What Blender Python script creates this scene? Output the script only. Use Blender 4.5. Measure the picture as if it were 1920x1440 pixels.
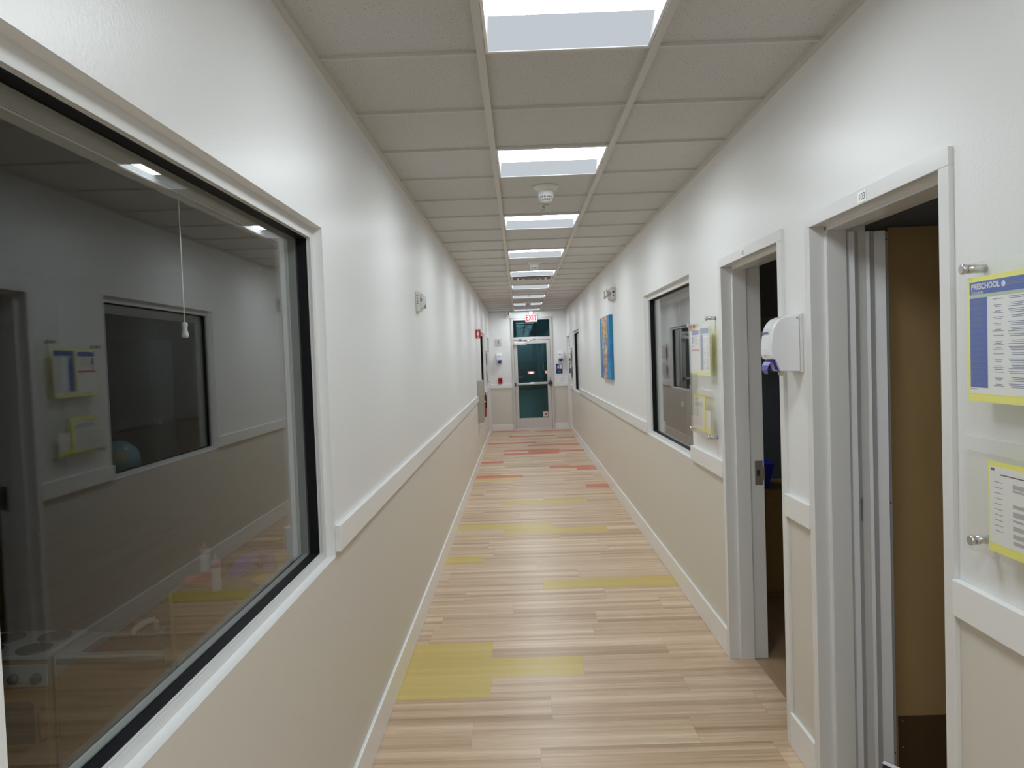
import bpy, math, random
from mathutils import Vector, Matrix
random.seed(7)
for o in list(bpy.data.objects): bpy.data.objects.remove(o)
S = bpy.context.scene
COL = S.collection
PI = math.pi

# ------------------------------------------------------------------ measures
EYE = 1.693                      # camera height
CZ = 2.768                       # ceiling
XL, XR = -0.69, 1.1125           # corridor wall faces
YE = 17.5                        # end wall
YB = -3.6                        # wall behind the camera
WT = 0.12                        # wall thickness

# ------------------------------------------------------------------ camera
def rot(yaw, pitch, roll):
    cy, sy, cp, sp = math.cos(yaw), math.sin(yaw), math.cos(pitch), math.sin(pitch)
    fwd = Vector((sy * cp, cy * cp, sp)); r0 = Vector((cy, -sy, 0)); u0 = r0.cross(fwd)
    cr, sr = math.cos(roll), math.sin(roll)
    right = cr * r0 + sr * u0; up = -sr * r0 + cr * u0
    return Matrix((right, up, -fwd)).transposed()
cam = bpy.data.cameras.new('camera')
co = bpy.data.objects.new('camera', cam); COL.objects.link(co)
co.matrix_world = Matrix.Translation((0, 0, EYE)) @ rot(-0.0109, -0.0345, -0.0349).to_4x4()
cam.sensor_fit = 'HORIZONTAL'; cam.sensor_width = 36; cam.lens = 1411.7 / 1920 * 36
cam.clip_start = 0.02; cam.clip_end = 300
S.camera = co

# ------------------------------------------------------------------ view + world
S.view_settings.view_transform = 'Standard'
S.view_settings.look = 'None'
S.view_settings.exposure = 0.0
S.view_settings.gamma = 1.0
S.view_settings.use_curve_mapping = False
LAMP = 19.8                       # radiance of the corridor troffers
W = bpy.data.worlds.new('night'); S.world = W; W.use_nodes = True
W.node_tree.nodes['Background'].inputs[0].default_value = (0.05, 0.09, 0.14, 1)
W.node_tree.nodes['Background'].inputs[1].default_value = 0.25
W.cycles.sampling_method = 'NONE'
try:
    S.cycles.use_denoising = True
    S.cycles.max_bounces = 14; S.cycles.diffuse_bounces = 7; S.cycles.glossy_bounces = 6
    S.cycles.transparent_max_bounces = 24; S.cycles.sample_clamp_indirect = 6
except Exception: pass

# ------------------------------------------------------------------ materials
def srgb(r, g, b):
    f = lambda c: (c / 255 / 12.92) if c / 255 <= 0.04045 else ((c / 255 + 0.055) / 1.055) ** 2.4
    return (f(r), f(g), f(b), 1)
MATS = {}
def mat(name, col=(.8, .8, .8, 1), rough=.5, metal=0, spec=.5, bump=0, bscale=200, var=0, vscale=8, emit=None, estr=0):
    if name in MATS: return MATS[name]
    m = bpy.data.materials.new(name); m.use_nodes = True; MATS[name] = m
    nt = m.node_tree; b = nt.nodes['Principled BSDF']
    b.inputs['Base Color'].default_value = col; b.inputs['Roughness'].default_value = rough
    b.inputs['Metallic'].default_value = metal; b.inputs['Specular IOR Level'].default_value = spec
    if emit: m.cycles.emission_sampling = 'NONE'; b.inputs['Emission Color'].default_value = emit; b.inputs['Emission Strength'].default_value = estr
    tc = nt.nodes.new('ShaderNodeTexCoord')
    if bump:
        n = nt.nodes.new('ShaderNodeTexNoise'); n.inputs['Scale'].default_value = bscale; n.inputs['Detail'].default_value = 3
        bp = nt.nodes.new('ShaderNodeBump'); bp.inputs['Strength'].default_value = bump; bp.inputs['Distance'].default_value = .002
        nt.links.new(tc.outputs['Object'], n.inputs['Vector']); nt.links.new(n.outputs['Fac'], bp.inputs['Height'])
        nt.links.new(bp.outputs[0], b.inputs['Normal'])
    if var:
        n = nt.nodes.new('ShaderNodeTexNoise'); n.inputs['Scale'].default_value = vscale; n.inputs['Detail'].default_value = 5
        mx = nt.nodes.new('ShaderNodeMix'); mx.data_type = 'RGBA'
        mx.inputs['A'].default_value = tuple(c * (1 - var) for c in col[:3]) + (1,)
        mx.inputs['B'].default_value = tuple(min(1, c * (1 + var)) for c in col[:3]) + (1,)
        nt.links.new(tc.outputs['Object'], n.inputs['Vector']); nt.links.new(n.outputs['Fac'], mx.inputs['Factor'])
        nt.links.new(mx.outputs['Result'], b.inputs['Base Color'])
    return m
def nosample(m):
    m.cycles.emission_sampling = 'NONE'; return m
def emis(name, col, s):
    m = bpy.data.materials.new(name); m.use_nodes = True; nt = m.node_tree
    nt.nodes.remove(nt.nodes['Principled BSDF'])
    e = nt.nodes.new('ShaderNodeEmission'); e.inputs[0].default_value = col; e.inputs[1].default_value = s
    nt.links.new(e.outputs[0], nt.nodes['Material Output'].inputs[0]); return m
def glass(name, tint=(.97, .98, .98, 1), gl=(1, 1, 1, 1), r0=.04, rough=0.0):
    m = bpy.data.materials.new(name); m.use_nodes = True; nt = m.node_tree
    nt.nodes.remove(nt.nodes['Principled BSDF'])
    lw = nt.nodes.new('ShaderNodeLayerWeight'); lw.inputs[0].default_value = .5
    p = nt.nodes.new('ShaderNodeMath'); p.operation = 'POWER'; p.inputs[1].default_value = 5
    ma = nt.nodes.new('ShaderNodeMath'); ma.operation = 'MULTIPLY_ADD'; ma.inputs[1].default_value = 1 - r0; ma.inputs[2].default_value = r0
    t = nt.nodes.new('ShaderNodeBsdfTransparent'); t.inputs[0].default_value = tint
    g = nt.nodes.new('ShaderNodeBsdfGlossy'); g.inputs[0].default_value = gl; g.inputs['Roughness'].default_value = rough
    mx = nt.nodes.new('ShaderNodeMixShader')
    nt.links.new(lw.outputs['Facing'], p.inputs[0]); nt.links.new(p.outputs[0], ma.inputs[0]); nt.links.new(ma.outputs[0], mx.inputs[0])
    nt.links.new(t.outputs[0], mx.inputs[1]); nt.links.new(g.outputs[0], mx.inputs[2])
    nt.links.new(mx.outputs[0], nt.nodes['Material Output'].inputs[0]); return m

M_wall = mat('white_wall_paint', (.82, .825, .815, 1), .36, spec=.5, bump=.25, bscale=90)
M_taupe = mat('taupe_wall_paint', (.68, .645, .575, 1), .42, spec=.45, bump=.2, bscale=90)
M_trim = mat('white_trim_paint', (.84, .84, .83, 1), .25, spec=.5, bump=.12, bscale=40)
M_frame = mat('grey_white_frame_enamel', (.70, .70, .69, 1), .5, spec=.3)
M_black = mat('black_gasket_rubber', (.008, .008, .01, 1), .6, spec=.2)
M_white = mat('white_plastic', (.82, .82, .83, 1), .22)
M_offw = mat('off_white_plastic', (.68, .68, .65, 1), .4)
M_grille = mat('grey_plastic', (.35, .35, .35, 1), .5)
M_dark = mat('dark_plastic', (.03, .03, .03, 1), .4)
M_chrome = mat('brushed_steel', (.62, .61, .6, 1), .28, metal=1)
M_steel = mat('grey_enamelled_steel', srgb(168, 164, 152), .4, metal=.3)
M_alu = mat('anodised_aluminium', (.62, .60, .59, 1), .38, metal=.35)
M_bar = mat('satin_aluminium', (.78, .78, .78, 1), .3, metal=.6)
M_yel = mat('yellow_paper', srgb(250, 246, 130), .6)
M_paper = mat('white_paper', (.90, .90, .885, 1), .5)
M_blue = mat('blue_ink', srgb(70, 100, 185), .5)
M_ink = mat('grey_ink', (.12, .12, .14, 1), .6)
M_bluetext = mat('blue_text_ink', srgb(110, 120, 165), .6)
M_green = mat('pale_green_ink', srgb(190, 210, 180), .6)
M_redp = mat('pink_red_ink', srgb(222, 120, 125), .6)
M_red = mat('red_plastic', srgb(175, 22, 38), .35)
M_redc = mat('red_enamel', srgb(150, 25, 25), .3)
M_navy = mat('navy_board', srgb(16, 20, 66), .4)
M_bluel = mat('blue_lever_plastic', srgb(42, 46, 165), .25)
M_lens = emis('lit_lens', (.915, .995, 1.045, 1), LAMP)
M_reflglow = nosample(emis('glowing_reflector', (.86, .93, 1.0, 1), .62))  # own glow stands in for lens light falling on the sloped reflector
M_glass = glass('window_glass', (.93, .95, .94, 1), r0=.045)
M_acr = glass('clear_acrylic', (.992, .994, .99, 1), r0=.035)
M_teal = glass('teal_tinted_glass', (.30, .52, .56, 1), (.42, .74, .80, 1), r0=.075, rough=.03)
M_room = mat('playroom_wall_paint', (.5, .5, .48, 1), .7)
M_roomc = mat('playroom_ceiling_tile', (.6, .6, .57, 1), .9)
M_maple = None

def wood(name, c1, c2, scale=(1.2, 30, 30), rough=.45, axis='X'):
    m = bpy.data.materials.new(name); m.use_nodes = True; nt = m.node_tree; b = nt.nodes['Principled BSDF']
    tc = nt.nodes.new('ShaderNodeTexCoord'); mp = nt.nodes.new('ShaderNodeMapping'); mp.inputs['Scale'].default_value = scale
    n = nt.nodes.new('ShaderNodeTexNoise'); n.inputs['Scale'].default_value = 1; n.inputs['Detail'].default_value = 6
    mx = nt.nodes.new('ShaderNodeMix'); mx.data_type = 'RGBA'; mx.inputs['A'].default_value = c1; mx.inputs['B'].default_value = c2
    nt.links.new(tc.outputs['Object'], mp.inputs[0]); nt.links.new(mp.outputs[0], n.inputs['Vector'])
    nt.links.new(n.outputs['Fac'], mx.inputs['Factor']); nt.links.new(mx.outputs['Result'], b.inputs['Base Color'])
    b.inputs['Roughness'].default_value = rough
    return m
M_roomf = wood('room_wood_floor', srgb(150, 120, 92), srgb(192, 162, 130), (9, .8, 1), .4)
M_birch = wood('birch_veneer', srgb(165, 138, 95), srgb(190, 162, 115), (3.5, 3.5, 1.2), .4)
M_maple = wood('light_maple_board', srgb(168, 136, 82), srgb(190, 158, 100), (2, 2, 14), .4)

def floor_mat(name, base, tint, tintmix):
    m = bpy.data.materials.new(name); m.use_nodes = True; nt = m.node_tree; b = nt.nodes['Principled BSDF']; L = nt.links.new
    tc = nt.nodes.new('ShaderNodeTexCoord'); at = nt.nodes.new('ShaderNodeAttribute'); at.attribute_name = 'tone'
    uv = nt.nodes.new('ShaderNodeUVMap'); uv.uv_map = 'plank'
    off = nt.nodes.new('ShaderNodeVectorMath'); off.operation = 'ADD'
    sc = nt.nodes.new('ShaderNodeVectorMath'); sc.operation = 'SCALE'; sc.inputs['Scale'].default_value = 37.0
    L(at.outputs['Color'], sc.inputs[0]); L(sc.outputs[0], off.inputs[1]); L(tc.outputs['Object'], off.inputs[0])
    def noise(scale, det):
        mp = nt.nodes.new('ShaderNodeMapping'); mp.inputs['Scale'].default_value = scale
        n = nt.nodes.new('ShaderNodeTexNoise'); n.inputs['Scale'].default_value = 1; n.inputs['Detail'].default_value = det
        L(off.outputs[0], mp.inputs[0]); L(mp.outputs[0], n.inputs['Vector']); return n
    broad = noise((.28, 15, 1), 2); fine = noise((1.6, 80, 1), 3); grain = noise((9, 300, 1), 2)
    cr = nt.nodes.new('ShaderNodeValToRGB'); e = cr.color_ramp.elements
    e[0].position = .20; e[0].color = base[0]; e[1].position = .84; e[1].color = base[2]
    x = e.new(.5); x.color = base[1]
    def madd(a, k, c):
        q = nt.nodes.new('ShaderNodeMath'); q.operation = 'MULTIPLY_ADD'; q.inputs[1].default_value = k
        L(a, q.inputs[0])
        if isinstance(c, float): q.inputs[2].default_value = c
        else: L(c, q.inputs[2])
        return q.outputs[0]
    sep = nt.nodes.new('ShaderNodeSeparateColor'); L(at.outputs['Color'], sep.inputs[0])
    v = madd(broad.outputs['Fac'], 1.25, -.36); v = madd(fine.outputs['Fac'], .40, v); v = madd(sep.outputs[0], .10, v)
    L(v, cr.inputs[0])
    hsv = nt.nodes.new('ShaderNodeHueSaturation'); L(cr.outputs[0], hsv.inputs['Color'])
    vv = madd(grain.outputs['Fac'], .55, .735); L(vv, hsv.inputs['Value'])
    # seams between planks from plank uv
    suv = nt.nodes.new('ShaderNodeSeparateXYZ'); L(uv.outputs[0], suv.inputs[0])
    def edge(s, w):
        a = nt.nodes.new('ShaderNodeMath'); a.operation = 'SUBTRACT'; a.inputs[1].default_value = .5; L(s, a.inputs[0])
        c = nt.nodes.new('ShaderNodeMath'); c.operation = 'ABSOLUTE'; L(a.outputs[0], c.inputs[0])
        d = nt.nodes.new('ShaderNodeMath'); d.operation = 'GREATER_THAN'; d.inputs[1].default_value = .5 - w; L(c.outputs[0], d.inputs[0]); return d.outputs[0]
    mxm = nt.nodes.new('ShaderNodeMath'); mxm.operation = 'MAXIMUM'; L(edge(suv.outputs[0], .0012), mxm.inputs[0]); L(edge(suv.outputs[1], .005), mxm.inputs[1])
    dk = nt.nodes.new('ShaderNodeMix'); dk.data_type = 'RGBA'; dk.blend_type = 'MULTIPLY'; dk.inputs['B'].default_value = (.74, .68, .62, 1)
    sm = nt.nodes.new('ShaderNodeMath'); sm.operation = 'MULTIPLY'; sm.inputs[1].default_value = .7; L(mxm.outputs[0], sm.inputs[0])
    L(sm.outputs[0], dk.inputs['Factor']); L(hsv.outputs[0], dk.inputs['A'])
    out = dk.outputs['Result']
    if tint:
        tm = nt.nodes.new('ShaderNodeMix'); tm.data_type = 'RGBA'; tm.inputs['Factor'].default_value = tintmix; tm.inputs['B'].default_value = tint
        L(out, tm.inputs['A']); out = tm.outputs['Result']
    L(out, b.inputs['Base Color']); b.inputs['Roughness'].default_value = .34; b.inputs['Specular IOR Level'].default_value = .45
    bp = nt.nodes.new('ShaderNodeBump'); bp.inputs['Strength'].default_value = .08; bp.inputs['Distance'].default_value = .001
    L(grain.outputs['Fac'], bp.inputs['Height']); L(bp.outputs[0], b.inputs['Normal'])
    return m
BASE = (srgb(168, 137, 108), srgb(203, 174, 144), srgb(228, 205, 176))
M_f = floor_mat('wood_look_vinyl', BASE, None, 0)
M_fy = floor_mat('yellow_vinyl', BASE, srgb(205, 180, 70), .72)
M_fr = floor_mat('coral_red_vinyl', BASE, srgb(205, 95, 65), .82)

def tile_mat():
    m = bpy.data.materials.new('mineral_ceiling_tile'); m.use_nodes = True; nt = m.node_tree; b = nt.nodes['Principled BSDF']; L = nt.links.new
    tc = nt.nodes.new('ShaderNodeTexCoord')
    n = nt.nodes.new('ShaderNodeTexNoise'); n.inputs['Scale'].default_value = 150; n.inputs['Detail'].default_value = 2
    L(tc.outputs['Object'], n.inputs['Vector'])
    cr = nt.nodes.new('ShaderNodeValToRGB'); e = cr.color_ramp.elements
    e[0].position = .30; e[0].color = (.34, .33, .31, 1); e[1].position = .40; e[1].color = (.60, .595, .58, 1)
    L(n.outputs['Fac'], cr.inputs[0]); L(cr.outputs[0], b.inputs['Base Color'])
    b.inputs['Roughness'].default_value = .95; b.inputs['Specular IOR Level'].default_value = .1
    n2 = nt.nodes.new('ShaderNodeTexNoise'); n2.inputs['Scale'].default_value = 260; L(tc.outputs['Object'], n2.inputs['Vector'])
    bp = nt.nodes.new('ShaderNodeBump'); bp.inputs['Strength'].default_value = .4; bp.inputs['Distance'].default_value = .002
    L(n2.outputs['Fac'], bp.inputs['Height']); L(bp.outputs[0], b.inputs['Normal'])
    return m
M_tile = tile_mat()
M_grid = mat('ceiling_grid_enamel', (.60, .585, .56, 1), .5)

def art_mat():
    m = bpy.data.materials.new('abstract_painting'); m.use_nodes = True; nt = m.node_tree; b = nt.nodes['Principled BSDF']; L = nt.links.new
    tc = nt.nodes.new('ShaderNodeTexCoord')
    n = nt.nodes.new('ShaderNodeTexNoise'); n.inputs['Scale'].default_value = 5; n.inputs['Detail'].default_value = 6
    L(tc.outputs['Object'], n.inputs['Vector'])
    bg = nt.nodes.new('ShaderNodeValToRGB'); e = bg.color_ramp.elements
    e[0].position = .3; e[0].color = srgb(20, 85, 150); e[1].position = .7; e[1].color = srgb(40, 150, 190); L(n.outputs['Fac'], bg.inputs[0])
    v = nt.nodes.new('ShaderNodeTexVoronoi'); v.inputs['Scale'].default_value = 18
    wv = nt.nodes.new('ShaderNodeVectorMath'); wv.operation = 'ADD'; L(tc.outputs['Object'], wv.inputs[0]); L(n.outputs['Color'], wv.inputs[1]); L(wv.outputs[0], v.inputs['Vector'])
    sc = nt.nodes.new('ShaderNodeSeparateColor'); L(v.outputs['Color'], sc.inputs[0])
    cr = nt.nodes.new('ShaderNodeValToRGB'); cr.color_ramp.interpolation = 'CONSTANT'; e = cr.color_ramp.elements
    cols = [(205, 85, 60), (60, 130, 170), (90, 150, 95), (225, 215, 190), (170, 70, 100), (50, 110, 160), (190, 180, 100), (220, 150, 95)]
    e[0].color = srgb(*cols[0]); e[0].position = 0; e[1].position = 1 / 8; e[1].color = srgb(*cols[1])
    for i in range(2, 8): x = e.new(i / 8); x.color = srgb(*cols[i])
    L(sc.outputs[0], cr.inputs[0])
    sp = nt.nodes.new('ShaderNodeSeparateXYZ'); L(tc.outputs['Object'], sp.inputs[0])
    a = nt.nodes.new('ShaderNodeMath'); a.operation = 'ABSOLUTE'; L(sp.outputs[1], a.inputs[0])
    c = nt.nodes.new('ShaderNodeMath'); c.operation = 'MULTIPLY_ADD'; c.inputs[1].default_value = .35; L(n.outputs['Fac'], c.inputs[0]); L(a.outputs[0], c.inputs[2])
    w = nt.nodes.new('ShaderNodeMath'); w.operation = 'MULTIPLY_ADD'; w.inputs[1].default_value = .24; w.inputs[2].default_value = .44; L(sp.outputs[2], w.inputs[0])
    d = nt.nodes.new('ShaderNodeMath'); d.operation = 'LESS_THAN'; L(c.outputs[0], d.inputs[0]); L(w.outputs[0], d.inputs[1])
    # keep the painted edges plain blue: only the face that looks into the corridor
    g = nt.nodes.new('ShaderNodeMath'); g.operation = 'LESS_THAN'; g.inputs[1].default_value = -.0185; L(sp.outputs[0], g.inputs[0])
    h = nt.nodes.new('ShaderNodeMath'); h.operation = 'MULTIPLY'; h.use_clamp = True; L(d.outputs[0], h.inputs[0]); L(g.outputs[0], h.inputs[1])
    mx = nt.nodes.new('ShaderNodeMix'); mx.data_type = 'RGBA'; L(h.outputs[0], mx.inputs['Factor']); L(bg.outputs[0], mx.inputs['A']); L(cr.outputs[0], mx.inputs['B'])
    L(mx.outputs['Result'], b.inputs['Base Color']); b.inputs['Roughness'].default_value = .5
    return m
M_art = art_mat()

# ------------------------------------------------------------------ mesh helpers
class MB:
    def __init__(s): s.v = []; s.f = []; s.m = []; s.sm = []
    def quad(s, pts, mi=0, sm=False):
        b = len(s.v); s.v += [tuple(p) for p in pts]; s.f.append(tuple(range(b, b + len(pts)))); s.m.append(mi); s.sm.append(sm); return s
    def hexa(s, p, mi=0):   # p: 8 corners, bottom 0-3 ccw, top 4-7
        b = len(s.v); s.v += [tuple(q) for q in p]
        for f in ((0, 3, 2, 1), (4, 5, 6, 7), (0, 1, 5, 4), (1, 2, 6, 5), (2, 3, 7, 6), (3, 0, 4, 7)):
            s.f.append(tuple(b + i for i in f)); s.m.append(mi); s.sm.append(False)
        return s
    def box(s, x0, x1, y0, y1, z0, z1, mi=0):
        x0, x1 = min(x0, x1), max(x0, x1); y0, y1 = min(y0, y1), max(y0, y1); z0, z1 = min(z0, z1), max(z0, z1)
        return s.hexa([(x0, y0, z0), (x1, y0, z0), (x1, y1, z0), (x0, y1, z0), (x0, y0, z1), (x1, y0, z1), (x1, y1, z1), (x0, y1, z1)], mi)
    def prism(s, poly, o, u, v, w, mi=0, sm=False):
        """poly in (u,v) plane from origin o, extruded by vector w"""
        o, u, v, w = map(Vector, (o, u, v, w)); n = len(poly); b = len(s.v)
        for k in (0, 1):
            for a, c in poly: s.v.append(tuple(o + u * a + v * c + w * k))
        s.f.append(tuple(b + i for i in range(n))); s.f.append(tuple(b + n + i for i in reversed(range(n)))); s.m += [mi, mi]; s.sm += [False, False]
        for i in range(n):
            j = (i + 1) % n; s.f.append((b + i, b + n + i, b + n + j, b + j)); s.m.append(mi); s.sm.append(sm)
        return s
    def tube(s, pts, r, seg=12, mi=0, caps=True):
        pts = [Vector(p) for p in pts]; rs = r if isinstance(r, (list, tuple)) else [r] * len(pts); b = len(s.v)
        prev = None
        for i, p in enumerate(pts):
            d = (pts[min(i + 1, len(pts) - 1)] - pts[max(i - 1, 0)]).normalized()
            if prev is None:
                a = d.cross(Vector((0, 0, 1)));
                if a.length < .05: a = d.cross(Vector((0, 1, 0)))
            else: a = prev - d * prev.dot(d)
            a.normalize(); c = d.cross(a); prev = a
            for k in range(seg):
                t = 2 * PI * k / seg; s.v.append(tuple(p + (a * math.cos(t) + c * math.sin(t)) * rs[i]))
        for i in range(len(pts) - 1):
            for k in range(seg):
                k2 = (k + 1) % seg; s.f.append((b + i * seg + k, b + i * seg + k2, b + (i + 1) * seg + k2, b + (i + 1) * seg + k)); s.m.append(mi); s.sm.append(True)
        if caps:
            s.f.append(tuple(b + k for k in reversed(range(seg)))); s.f.append(tuple(b + (len(pts) - 1) * seg + k for k in range(seg))); s.m += [mi, mi]; s.sm += [False, False]
        return s
    def lathe(s, prof, c=(0, 0, 0), axis='Z', seg=28, mi=0):
        """prof: list of (r, h)"""
        ax = {'Z': (Vector((1, 0, 0)), Vector((0, 1, 0)), Vector((0, 0, 1))), 'X': (Vector((0, 1, 0)), Vector((0, 0, 1)), Vector((1, 0, 0))), 'Y': (Vector((0, 0, 1)), Vector((1, 0, 0)), Vector((0, 1, 0)))}[axis]
        b = len(s.v); c = Vector(c)
        for r, h in prof:
            for k in range(seg):
                t = 2 * PI * k / seg; s.v.append(tuple(c + ax[0] * r * math.cos(t) + ax[1] * r * math.sin(t) + ax[2] * h))
        for i in range(len(prof) - 1):
            for k in range(seg):
                k2 = (k + 1) % seg; s.f.append((b + i * seg + k, b + i * seg + k2, b + (i + 1) * seg + k2, b + (i + 1) * seg + k)); s.m.append(mi); s.sm.append(True)
        for i, rev in ((0, True), (len(prof) - 1, False)):
            if prof[i][0] > 1e-5:
                r_ = range(seg); s.f.append(tuple(b + i * seg + k for k in (reversed(r_) if rev else r_))); s.m.append(mi); s.sm.append(False)
        return s
    def build(s, name, mats, parent=None, bevel=0, loc=None, segs=2):
        me = bpy.data.meshes.new(name)
        org = Vector(loc) if loc is not None else (Vector(parent['_o']) if parent is not None and '_o' in parent else Vector((0, 0, 0)))
        me.from_pydata([tuple(Vector(p) - org) for p in s.v], [], s.f); me.update()
        if not isinstance(mats, (list, tuple)): mats = [mats]
        for m in mats: me.materials.append(m)
        me.polygons.foreach_set('material_index', s.m); me.polygons.foreach_set('use_smooth', s.sm)
        me.validate()
        o = bpy.data.objects.new(name, me); COL.objects.link(o)
        o['_o'] = tuple(org)
        if parent is None: o.location = org
        else: o.parent = parent
        if bevel:
            md = o.modifiers.new('bevel', 'BEVEL'); md.width = bevel; md.segments = segs; md.limit_method = 'ANGLE'; md.angle_limit = math.radians(40)
        return o
def thing(name, label, cat, loc=(0, 0, 0), group=None):
    o = bpy.data.objects.new(name, None); COL.objects.link(o); o.location = loc; o.empty_display_size = .05
    o['_o'] = tuple(loc)      # parts are modelled in world coordinates and stored relative to this base
    return tag(o, label, cat, group)
def tag(o, label, cat, group=None):
    o['label'] = label; o['category'] = cat
    if group: o['group'] = group
    return o
def struct(o, label=None, cat=None):
    o['kind'] = 'structure'
    if label: o['label'] = label
    if cat: o['category'] = cat
    return o
def sroot(name, label, cat, loc=(0, 0, 0)):
    o = bpy.data.objects.new(name, None); COL.objects.link(o); o.location = loc; o['_o'] = tuple(loc)
    return struct(o, label, cat)
def text_mesh(txt, size, o, u, v, depth=.0004, align='CENTER', font_scale_x=1.0, bold=0):
    """returns MB with letters placed at o, x dir u, up dir v"""
    cu = bpy.data.curves.new('t', 'FONT'); cu.body = txt; cu.size = size; cu.align_x = align; cu.align_y = 'CENTER'; cu.extrude = depth; cu.resolution_u = 3; cu.offset = bold
    ob = bpy.data.objects.new('t', cu); COL.objects.link(ob)
    dg = bpy.context.evaluated_depsgraph_get(); dg.update()
    me = bpy.data.meshes.new_from_object(ob.evaluated_get(dg))
    o, u, v = Vector(o), Vector(u).normalized(), Vector(v).normalized(); n = u.cross(v)
    mb = MB(); mb.v = [tuple(o + u * p.co.x * font_scale_x + v * p.co.y + n * p.co.z) for p in me.vertices]
    mb.f = [tuple(p.vertices) for p in me.polygons]; mb.m = [0] * len(mb.f); mb.sm = [False] * len(mb.f)
    bpy.data.objects.remove(ob); bpy.data.curves.remove(cu); bpy.data.meshes.remove(me)
    return mb
def copy_tree(o, parent=None, delta=None):
    c = o.copy(); COL.objects.link(c); c.parent = parent
    for ch in list(o.children): copy_tree(ch, c)
    return c

# ------------------------------------------------------------------ openings
D103 = (1.931, 2.896, 2.19); D102 = (3.157, 4.140, 2.19)
WIN_L = (0.965, 2.700, 0.995, 2.180)
WIN_R = (4.895, 6.670, 0.985, 2.195)
WIN_LF = (13.55, 15.28, 0.985, 2.19)
WIN_RF = (13.95, 15.66, 0.985, 2.19)
D_LF = (16.20, 17.165, 2.19); D_RF = (16.42, 17.385, 2.19)
SPLIT = 1.03

def wall_grid(name, xf, xb, y0, y1, z0, z1, holes, label):
    """wall running along Y with front face xf (towards the corridor), back face xb"""
    ys = sorted({y0, y1} | {h[0] for h in holes} | {h[1] for h in holes})
    zs = sorted({z0, z1, SPLIT} | {h[2] for h in holes} | {h[3] for h in holes})
    solid = lambda i, k: 0 <= i < len(ys) - 1 and 0 <= k < len(zs) - 1 and not any(h[0] - 1e-6 <= ys[i] and ys[i + 1] <= h[1] + 1e-6 and h[2] - 1e-6 <= zs[k] and zs[k + 1] <= h[3] + 1e-6 for h in holes)
    mb = MB()
    for i in range(len(ys) - 1):
        for k in range(len(zs) - 1):
            if not solid(i, k): continue
            a, b, c, d = ys[i], ys[i + 1], zs[k], zs[k + 1]; mi = 1 if d <= SPLIT + 1e-6 else 0
            mb.quad([(xf, a, c), (xf, b, c), (xf, b, d), (xf, a, d)], mi)
            mb.quad([(xb, a, c), (xb, a, d), (xb, b, d), (xb, b, c)], 2)
            if not solid(i - 1, k): mb.quad([(xf, a, c), (xf, a, d), (xb, a, d), (xb, a, c)], 0)
            if not solid(i + 1, k): mb.quad([(xf, b, c), (xb, b, c), (xb, b, d), (xf, b, d)], 0)
            if not solid(i, k - 1): mb.quad([(xf, a, c), (xb, a, c), (xb, b, c), (xf, b, c)], 0)
            if not solid(i, k + 1): mb.quad([(xf, a, d), (xf, b, d), (xb, b, d), (xb, a, d)], 0)
    return struct(mb.build(name, [M_wall, M_taupe, M_room]), label, 'wall')
h4 = lambda d: (d[0], d[1], 0, d[2])
def inset(d, e=.035): return (d[0] + e, d[1] - e, 0, d[2] - e)
wall_grid('wall_left', XL, XL - WT, YB, YE, 0, CZ + .03, [WIN_L, WIN_LF, inset(D_LF)], 'long left corridor wall, white above taupe')
wall_grid('wall_right', XR, XR + WT, YB, YE, 0, CZ + .03, [WIN_R, WIN_RF, inset(D103), inset(D102), inset(D_RF)], 'long right corridor wall, white above taupe')
# end wall (along X) with door opening
DX0, DX1, DZ1 = -0.175, 0.778, 2.615
mb = MB()
for x0, x1 in ((XL - WT, DX0), (DX1, XR + WT)):
    mb.quad([(x0, YE, 0), (x1, YE, 0), (x1, YE, SPLIT), (x0, YE, SPLIT)], 1)
    mb.quad([(x0, YE, SPLIT), (x1, YE, SPLIT), (x1, YE, CZ + .03), (x0, YE, CZ + .03)], 0)
    mb.quad([(x1, YE + .15, 0), (x0, YE + .15, 0), (x0, YE + .15, CZ + .03), (x1, YE + .15, CZ + .03)], 2)
mb.quad([(DX0, YE, DZ1), (DX1, YE, DZ1), (DX1, YE, CZ + .03), (DX0, YE, CZ + .03)], 0)
mb.quad([(DX1, YE + .15, DZ1), (DX0, YE + .15, DZ1), (DX0, YE + .15, CZ + .03), (DX1, YE + .15, CZ + .03)], 2)
mb.quad([(DX0, YE, 0), (DX0, YE, DZ1), (DX0, YE + .15, DZ1), (DX0, YE + .15, 0)], 0)
mb.quad([(DX1, YE, 0), (DX1, YE + .15, 0), (DX1, YE + .15, DZ1), (DX1, YE, DZ1)], 0)
mb.quad([(DX0, YE, DZ1), (DX0, YE + .15, DZ1), (DX1, YE + .15, DZ1), (DX1, YE, DZ1)], 0)
struct(mb.build('wall_end', [M_wall, M_taupe, M_room]), 'end wall around the glass exit door', 'wall')
mb = MB(); mb.box(XL - WT, XR + WT, YB - .12, YB, 0, CZ + .03)
struct(mb.build('wall_back', M_wall), 'plain wall closing the corridor behind the camera', 'wall')

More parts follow.
